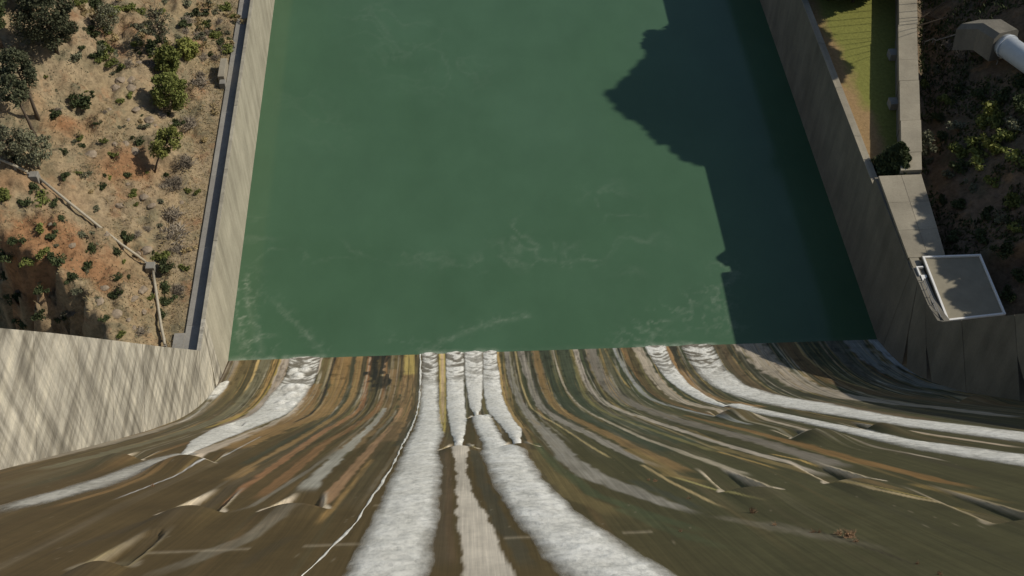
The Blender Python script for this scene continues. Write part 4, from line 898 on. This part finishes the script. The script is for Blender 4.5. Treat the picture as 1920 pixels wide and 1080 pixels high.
# shrubs and dead brush: (pixel, size in metres, kind)
LANDL = [((66, 335), 'the pipeline bend'), ((284, 505), 'the lower junction box'), ((326, 190), 'the broad bright green tree'), ((108, 90), 'the largest tree'), ((72, 224), 'the leaning bare pine'),
         ((415, 138), 'the tan block'), ((335, 630), 'the end of the left walk'), ((288, 322), 'the curved trunk'), ((308, 98), 'the bare tree'), ((180, 425), 'the middle of the pipeline'), ((90, 560), 'the dark ravine'), ((375, 60), 'the upper left walk'), ((380, 420), 'the middle of the left walk'), ((150, 195), 'the round dark shrub')]
LANDR = [((1680, 290), 'the rounded tree'), ((1805, 540), 'the flat roof'), ((1870, 90), 'the penstock'), ((1700, 150), 'the sunlit walk'), ((1740, 420), 'the paved deck'), ((1890, 330), 'the bare earth patch'), ((1760, 45), 'the timber trestle')]
used_labels = set()
def where(px, py, land):
    c = sorted((math.hypot(px - a, py - b), a, b, n) for (a, b), n in land); out = []
    for d, a, b, n in c:
        dx, dy = px - a, py - b
        r = ('right of' if dx > 0 else 'left of') if abs(dx) > abs(dy) else ('below' if dy > 0 else 'above')
        for dist in ((25, 'touching', ), (60, 'close'), (120, 'some way'), (400, 'well')):
            if d < dist[0]: out.append(('just ' if dist[1] == 'touching' else '' if dist[1] == 'close' else dist[1] + ' ') + r + ' ' + n); break
    return out
def uniq(stem, px, py, land):
    o = where(px, py, land); cand = [f'{stem} {a}' for a in o[:6]] + [f'{stem} {a} and {b}' for a in o[:4] for b in o[:6] if a != b]
    for c in cand:
        if c not in used_labels and len(c.split()) <= 16: used_labels.add(c); return c
    used_labels.add(stem); return stem + ' ' + o[0]
def shrub(px, py, R, kind, surf, land, group, i):
    p = surf(px, py); dead = kind == 'dead grey'
    stem = ('low ' if R < .75 else 'large ' if R > 1.5 else '') + kind + (' brush heap' if dead else ' shrub')
    me = SHRUB[kind][i % len(SHRUB[kind])]
    o = link('brush_heap' if dead else 'shrub', me); o.location = p - np.array([0, 0, .12 * R]); o.rotation_euler = (0, 0, i * 2.39); o.scale = (R * random.uniform(.9, 1.15), R * random.uniform(.9, 1.15), R * random.uniform(.75, 1.05))
    tag(o, uniq(stem, px, py, land), 'shrub', group)
SL = [((150, 197), 2.3, 'dark green'), ((104, 217), 1.6, 'dark green'), ((172, 176), .9, 'dark green'), ((181, 233), .9, 'dark green'), ((120, 286), 1.0, 'dark green'), ((140, 268), .8, 'sage grey-green'), ((152, 260), .8, 'olive green'),
      ((213, 293), 1.1, 'olive green'), ((153, 275), .8, 'dark green'), ((30, 300), 1.4, 'dark green'), ((85, 262), 1.0, 'sage grey-green'), ((225, 240), .9, 'sage grey-green'), ((225, 190), .9, 'olive green'), ((245, 178), 1.1, 'olive green'), ((262, 268), 1.3, 'dark green'), ((270, 240), 1.0, 'sage grey-green'),
      ((355, 92), 1.7, 'lime green'), ((362, 104), 1.2, 'olive green'), ((345, 45), 1.3, 'dark green'), ((360, 30), 1.4, 'dark green'), ((375, 55), 1.2, 'dark green'), ((405, 70), 1.5, 'olive green'), ((412, 82), 1.1, 'dark green'), ((390, 45), 1.2, 'dark green'), ((425, 18), 1.6, 'olive green'), ((445, 38), 1.3, 'olive green'), ((410, 40), 1.0, 'dead grey'), ((385, 62), 1.0, 'dead grey'),
      ((345, 60), 1.2, 'dead grey'), ((420, 90), 1.4, 'dead grey'), ((378, 108), 1.3, 'dead grey'), ((370, 160), 2.1, 'dead grey'), ((374, 142), 1.1, 'dead grey'), ((352, 232), 2.0, 'dead grey'), ((330, 232), 1.2, 'dark green'), ((346, 306), 2.0, 'dead grey'), ((322, 348), 1.9, 'dead grey'), ((332, 340), 1.1, 'dead grey'), ((318, 402), 2.2, 'dead grey'), ((324, 440), 2.2, 'dead grey'), ((330, 470), 1.7, 'dead grey'), ((305, 355), 1.3, 'dead grey'),
      ((333, 545), 1.5, 'dead grey'), ((262, 626), 1.5, 'dead grey'), ((298, 424), .9, 'sage grey-green'), ((255, 440), 1.0, 'dead grey'), ((275, 430), .9, 'dead grey'), ((308, 500), 1.6, 'dark green'), ((312, 480), 1.1, 'olive green'), ((307, 540), 1.4, 'dark green'), ((309, 566), 1.3, 'dark green'), ((306, 592), 1.0, 'dark green'), ((282, 562), 1.0, 'olive green'), ((292, 484), 1.0, 'olive green'),
      ((218, 476), 1.4, 'dark green'), ((235, 445), 1.3, 'dark green'), ((165, 502), 1.1, 'dark green'), ((170, 468), 1.1, 'dark green'), ((213, 555), 1.0, 'dark green'), ((228, 548), .8, 'dark green'), ((220, 520), .9, 'dark green'), ((145, 545), .9, 'sage grey-green'), ((138, 522), 1.0, 'dark green'), ((100, 488), 1.8, 'dark green'), ((80, 478), 1.5, 'olive green'), ((60, 490), 1.4, 'olive green'), ((95, 445), 1.0, 'dark green'), ((75, 432), 1.1, 'olive green'),
      ((77, 376), 1.9, 'olive green'), ((102, 385), 1.1, 'dark green'), ((113, 412), 1.0, 'dark green'), ((40, 380), 1.2, 'dark green'), ((10, 368), 1.7, 'olive green'), ((62, 355), 1.2, 'dark green'), ((155, 442), 1.3, 'sage grey-green'), ((195, 330), .9, 'dark green'), ((190, 350), .9, 'dark green'), ((170, 325), .8, 'sage grey-green'), ((125, 330), .9, 'dark green'), ((235, 330), .9, 'dark green'), ((205, 335), .7, 'olive green'), ((250, 362), .8, 'olive green'), ((145, 325), .7, 'olive green'),
      ((310, 330), 1.0, 'dark green'), ((352, 360), .9, 'olive green'), ((370, 362), .9, 'olive green'), ((300, 380), .9, 'sage grey-green'), ((255, 385), .7, 'olive green'), ((178, 392), .8, 'sage grey-green'), ((385, 265), 1.0, 'dry straw'), ((402, 210), 1.0, 'dry straw'), ((345, 505), 1.0, 'olive green'), ((352, 470), .9, 'dry straw'),
      ((200, 60), 1.6, 'olive green'), ((240, 20), 1.7, 'olive green'), ((205, 25), 1.6, 'olive green'), ((180, 10), 1.5, 'dark green'), ((280, 50), 1.4, 'olive green'), ((185, 85), 1.3, 'dark green'), ((255, 85), 1.2, 'olive green'), ((260, 75), 1.1, 'sage grey-green'), ((145, 110), 1.8, 'sage grey-green'), ((170, 60), 1.6, 'dark green'), ((178, 108), 1.3, 'dark green'), ((205, 95), 1.2, 'olive green'), ((310, 85), 1.3, 'olive green'), ((285, 105), 1.1, 'olive green'), ((300, 25), 1.3, 'olive green'), ((265, 25), 1.4, 'olive green'),
      ((225, 130), .9, 'dark green'), ((210, 140), 1.0, 'sage grey-green'), ((255, 95), .8, 'dark green'), ((85, 145), .6, 'olive green'), ((105, 170), .6, 'sage grey-green'), ((45, 610), 1.4, 'dark green'), ((75, 590), 1.3, 'dark green'), ((110, 600), 1.2, 'dark green'), ((30, 560), 1.5, 'dark green'), ((75, 545), 1.1, 'dark green'), ((130, 590), 1.2, 'sage grey-green'), ((10, 480), 1.8, 'dark green'), ((30, 455), 1.5, 'dark green'), ((10, 520), 1.3, 'dark green'), ((225, 630), .9, 'olive green'), ((195, 600), .9, 'dark green'), ((240, 520), .7, 'dark green')]
_rs = np.random.RandomState(21)
for _ in range(135):
    a = _rs.rand()
    p = (_rs.uniform(150, 310), _rs.uniform(-5, 125)) if a < .4 else (_rs.uniform(330, 450), _rs.uniform(-5, 110)) if a < .65 else (_rs.uniform(20, 370), _rs.uniform(140, 600))
    if p[0] > 460 - .3 * p[1]: continue
    SL.append((p, _rs.uniform(.5, 1.5) * (1.15 if a < .65 else .6), ('olive green', 'dark green', 'sage grey-green', 'dead grey', 'sage grey-green', 'dry straw')[_rs.randint(6)]))
for i, (p, R, k) in enumerate(SL): shrub(*p, R * .98, k, on_left, LANDL, 'shrubs on the left hillside', i)
SR = [((1858, 212), 2.6, 'lime green'), ((1838, 235), 2.0, 'olive green'), ((1870, 230), 1.8, 'olive green'), ((1800, 240), 2.2, 'sage grey-green'), ((1775, 195), 1.6, 'olive green'), ((1830, 280), 2.2, 'olive green'), ((1860, 285), 2.2, 'lime green'), ((1890, 262), 2.4, 'olive green'), ((1905, 240), 2.0, 'sage grey-green'), ((1795, 285), 1.8, 'olive green'), ((1835, 310), 1.8, 'lime green'), ((1780, 330), 1.5, 'sage grey-green'), ((1800, 315), 1.8, 'dark green'), ((1770, 260), 1.8, 'dark green'),
      ((1728, 160), 1.2, 'lime green'), ((1740, 305), 1.2, 'sage grey-green'), ((1760, 225), 1.5, 'dark green'), ((1905, 300), 2.0, 'olive green'), ((1915, 200), 2.2, 'dark green'), ((1880, 190), 1.8, 'dark green'), ((1840, 180), 1.6, 'dark green'), ((1800, 170), 1.4, 'dark green'), ((1905, 430), 1.4, 'lime green'), ((1850, 400), 1.5, 'dark green'), ((1800, 390), 1.5, 'dark green'), ((1880, 470), 1.7, 'dark green'), ((1840, 445), 1.5, 'dark green'), ((1900, 380), 1.6, 'olive green'), ((1790, 445), 1.4, 'dark green'), ((1860, 345), 1.5, 'olive green'),
      ((1755, 135), 1.3, 'sage grey-green'), ((1780, 85), 1.2, 'dead grey'), ((1810, 105), 1.3, 'dead grey'), ((1830, 75), 1.0, 'dead grey'), ((1910, 520), 1.6, 'dark green'), ((1895, 560), 1.5, 'dark green'), ((1915, 155), 2.0, 'dark green'), ((1880, 410), 1.3, 'sage grey-green'), ((1822, 355), 1.3, 'sage grey-green'), ((1765, 375), 1.3, 'dark green')]
for i, (p, R, k) in enumerate(SR): shrub(*p, R * 1.1, k, on_right, LANDR, 'shrubs on the right bank', i)

# rocks on the hillside
def rock_mesh(seed):
    rs = np.random.RandomState(seed); import bmesh
    bm = bmesh.new(); bmesh.ops.create_icosphere(bm, subdivisions=2, radius=1)
    for v in bm.verts:
        n = float(fbm(v.co.x * 1.4 + seed * 3, v.co.y * 1.4 + v.co.z * 1.1, seed % 7, 3)); v.co *= .45 + 1.2 * n; v.co.z *= .5
    me = bpy.data.meshes.new('rock'); bm.to_mesh(me); bm.free(); me.materials.append(ROCK); return me
RK = [rock_mesh(i) for i in range(6)]
RP = [(255, 205), (270, 200), (300, 212), (240, 225), (280, 225), (305, 218), (235, 270), (250, 285), (215, 270), (300, 195), (225, 150), (245, 165), (215, 165), (240, 345), (310, 345), (225, 385), (270, 370), (285, 385), (260, 475), (275, 470), (250, 560), (265, 545), (240, 600), (215, 590), (250, 615), (195, 540), (185, 565), (290, 235), (320, 232), (170, 290), (95, 420), (135, 460), (200, 440), (270, 585), (245, 150), (260, 120), (205, 205), (340, 380)]
for i, (a, b) in enumerate(RP):
    p = on_left(a, b); o = link('rock', RK[i % 6]); s = random.uniform(.35, .95); o.location = p; o.scale = (s, s * random.uniform(.8, 1.2), s); o.rotation_euler = (0, 0, i * 1.7)
    tag(o, uniq('tan boulder' if s > .65 else 'small tan rock', a, b, LANDL), 'rock', 'rocks on the left hillside')
# straw grass and small litter, uncountable
def tufts(name, n, area, surf, mat, label, h=(.25, .6), w=.05, mask=None):
    rs = np.random.RandomState(len(name) + n); x = rs.uniform(area[0], area[1], n); y = rs.uniform(area[2], area[3], n)
    if mask is not None: k = mask(x, y, rs); x, y = x[k], y[k]
    n = len(x); z = surf(x, y); a = rs.uniform(0, 2 * math.pi, n); hh = rs.uniform(*h, n); ww = w * rs.uniform(.6, 1.5, n); le = rs.normal(size=(n, 2)) * .5
    V = np.zeros((n, 3, 3)); V[:, 0] = np.stack([x - np.cos(a) * ww, y - np.sin(a) * ww, z - .05], 1); V[:, 1] = np.stack([x + np.cos(a) * ww, y + np.sin(a) * ww, z - .05], 1)
    V[:, 2] = np.stack([x + le[:, 0] * hh, y + le[:, 1] * hh, z + hh], 1)
    return tag(link(name, mesh(name, V.reshape(-1, 3), np.arange(n * 3).reshape(n, 3)), None, mat), label, None, None, 'stuff')
tufts('dry_grass', 42000, (-100, -45.2, 110, 240), left_z, STRAW, 'dry straw-coloured grass strewn over the left hillside', w=.07, mask=lambda x, y, rs: (fbm(x * .15, y * .15, 6) + .25 * (x > -52) + .1 * rs.rand(len(x))) > .62)
tufts('leaf_litter', 26000, (-100, -46, 110, 240), left_z, LEAF_SAGE, 'low grey-green weeds spread over the left hillside', (.1, .35), .10, mask=lambda x, y, rs: (fbm(x * .12 + 5, y * .12, 2) + .1 * rs.rand(len(x))) > .54)
tufts('undergrowth', 30000, (80, 118, 108, 225), right_z, LEAF_DARK, 'dark undergrowth covering the right hillside', (.3, .9), .22, mask=lambda x, y, rs: (x > xedge(y) + .8) & (fbm(x * .15, y * .15, 3) > .40))
# weeds in the joints of the spillway face
WE = [((1592, 1008), 1.0), ((1574, 1003), .7), ((1606, 1016), .6), ((1524, 998), .55), ((1535, 999), .45), ((1410, 962), .75), ((1228, 903), .45), ((1216, 901), .4), ((1453, 985), .5), ((1292, 935), .5), ((1718, 1058), .4), ((1760, 1078), .4), ((286, 912), .5), ((1276, 997), .3)]
WM = [twig_mesh('weed', 80 + i, 1, 60) for i in range(3)]
for m in WM: m.materials.clear(); m.materials.append(WEED)
for i, (p, s) in enumerate(WE):
    q = on_face(*p); o = link('weed', WM[i % 3]); o.location = q + NRM * float(face_h(q[0], q[1])); o.scale = (s * .36, s * .36, s * .6); o.rotation_euler = (-.6, 0, i)
    nm = [('the largest reddish tuft', 0)]
    lab = ['largest reddish dry weed tuft in the joint low on the right slope', 'reddish dry weed just left of the largest tuft', 'dry weed just right of the largest tuft', 'dry reddish weed well left of the largest tuft', 'tiny weed beside the one left of the largest tuft', 'upright dry weed alone below the forked chute', 'small dry weed in the grey streak right of centre',
           'tiny dry weed next to the one in the grey streak', 'thin weed between the upright one and the largest tuft', 'small weed at the end of the grey streak', 'small weed low along the dark joint at the right', 'last small weed at the lower end of the dark joint', 'lone weed on the brown slope left of the dry outlet', 'tiny weed on bare concrete beside the broadest stream'][i]
    tag(o, lab, 'weed', 'dry weeds growing on the spillway')
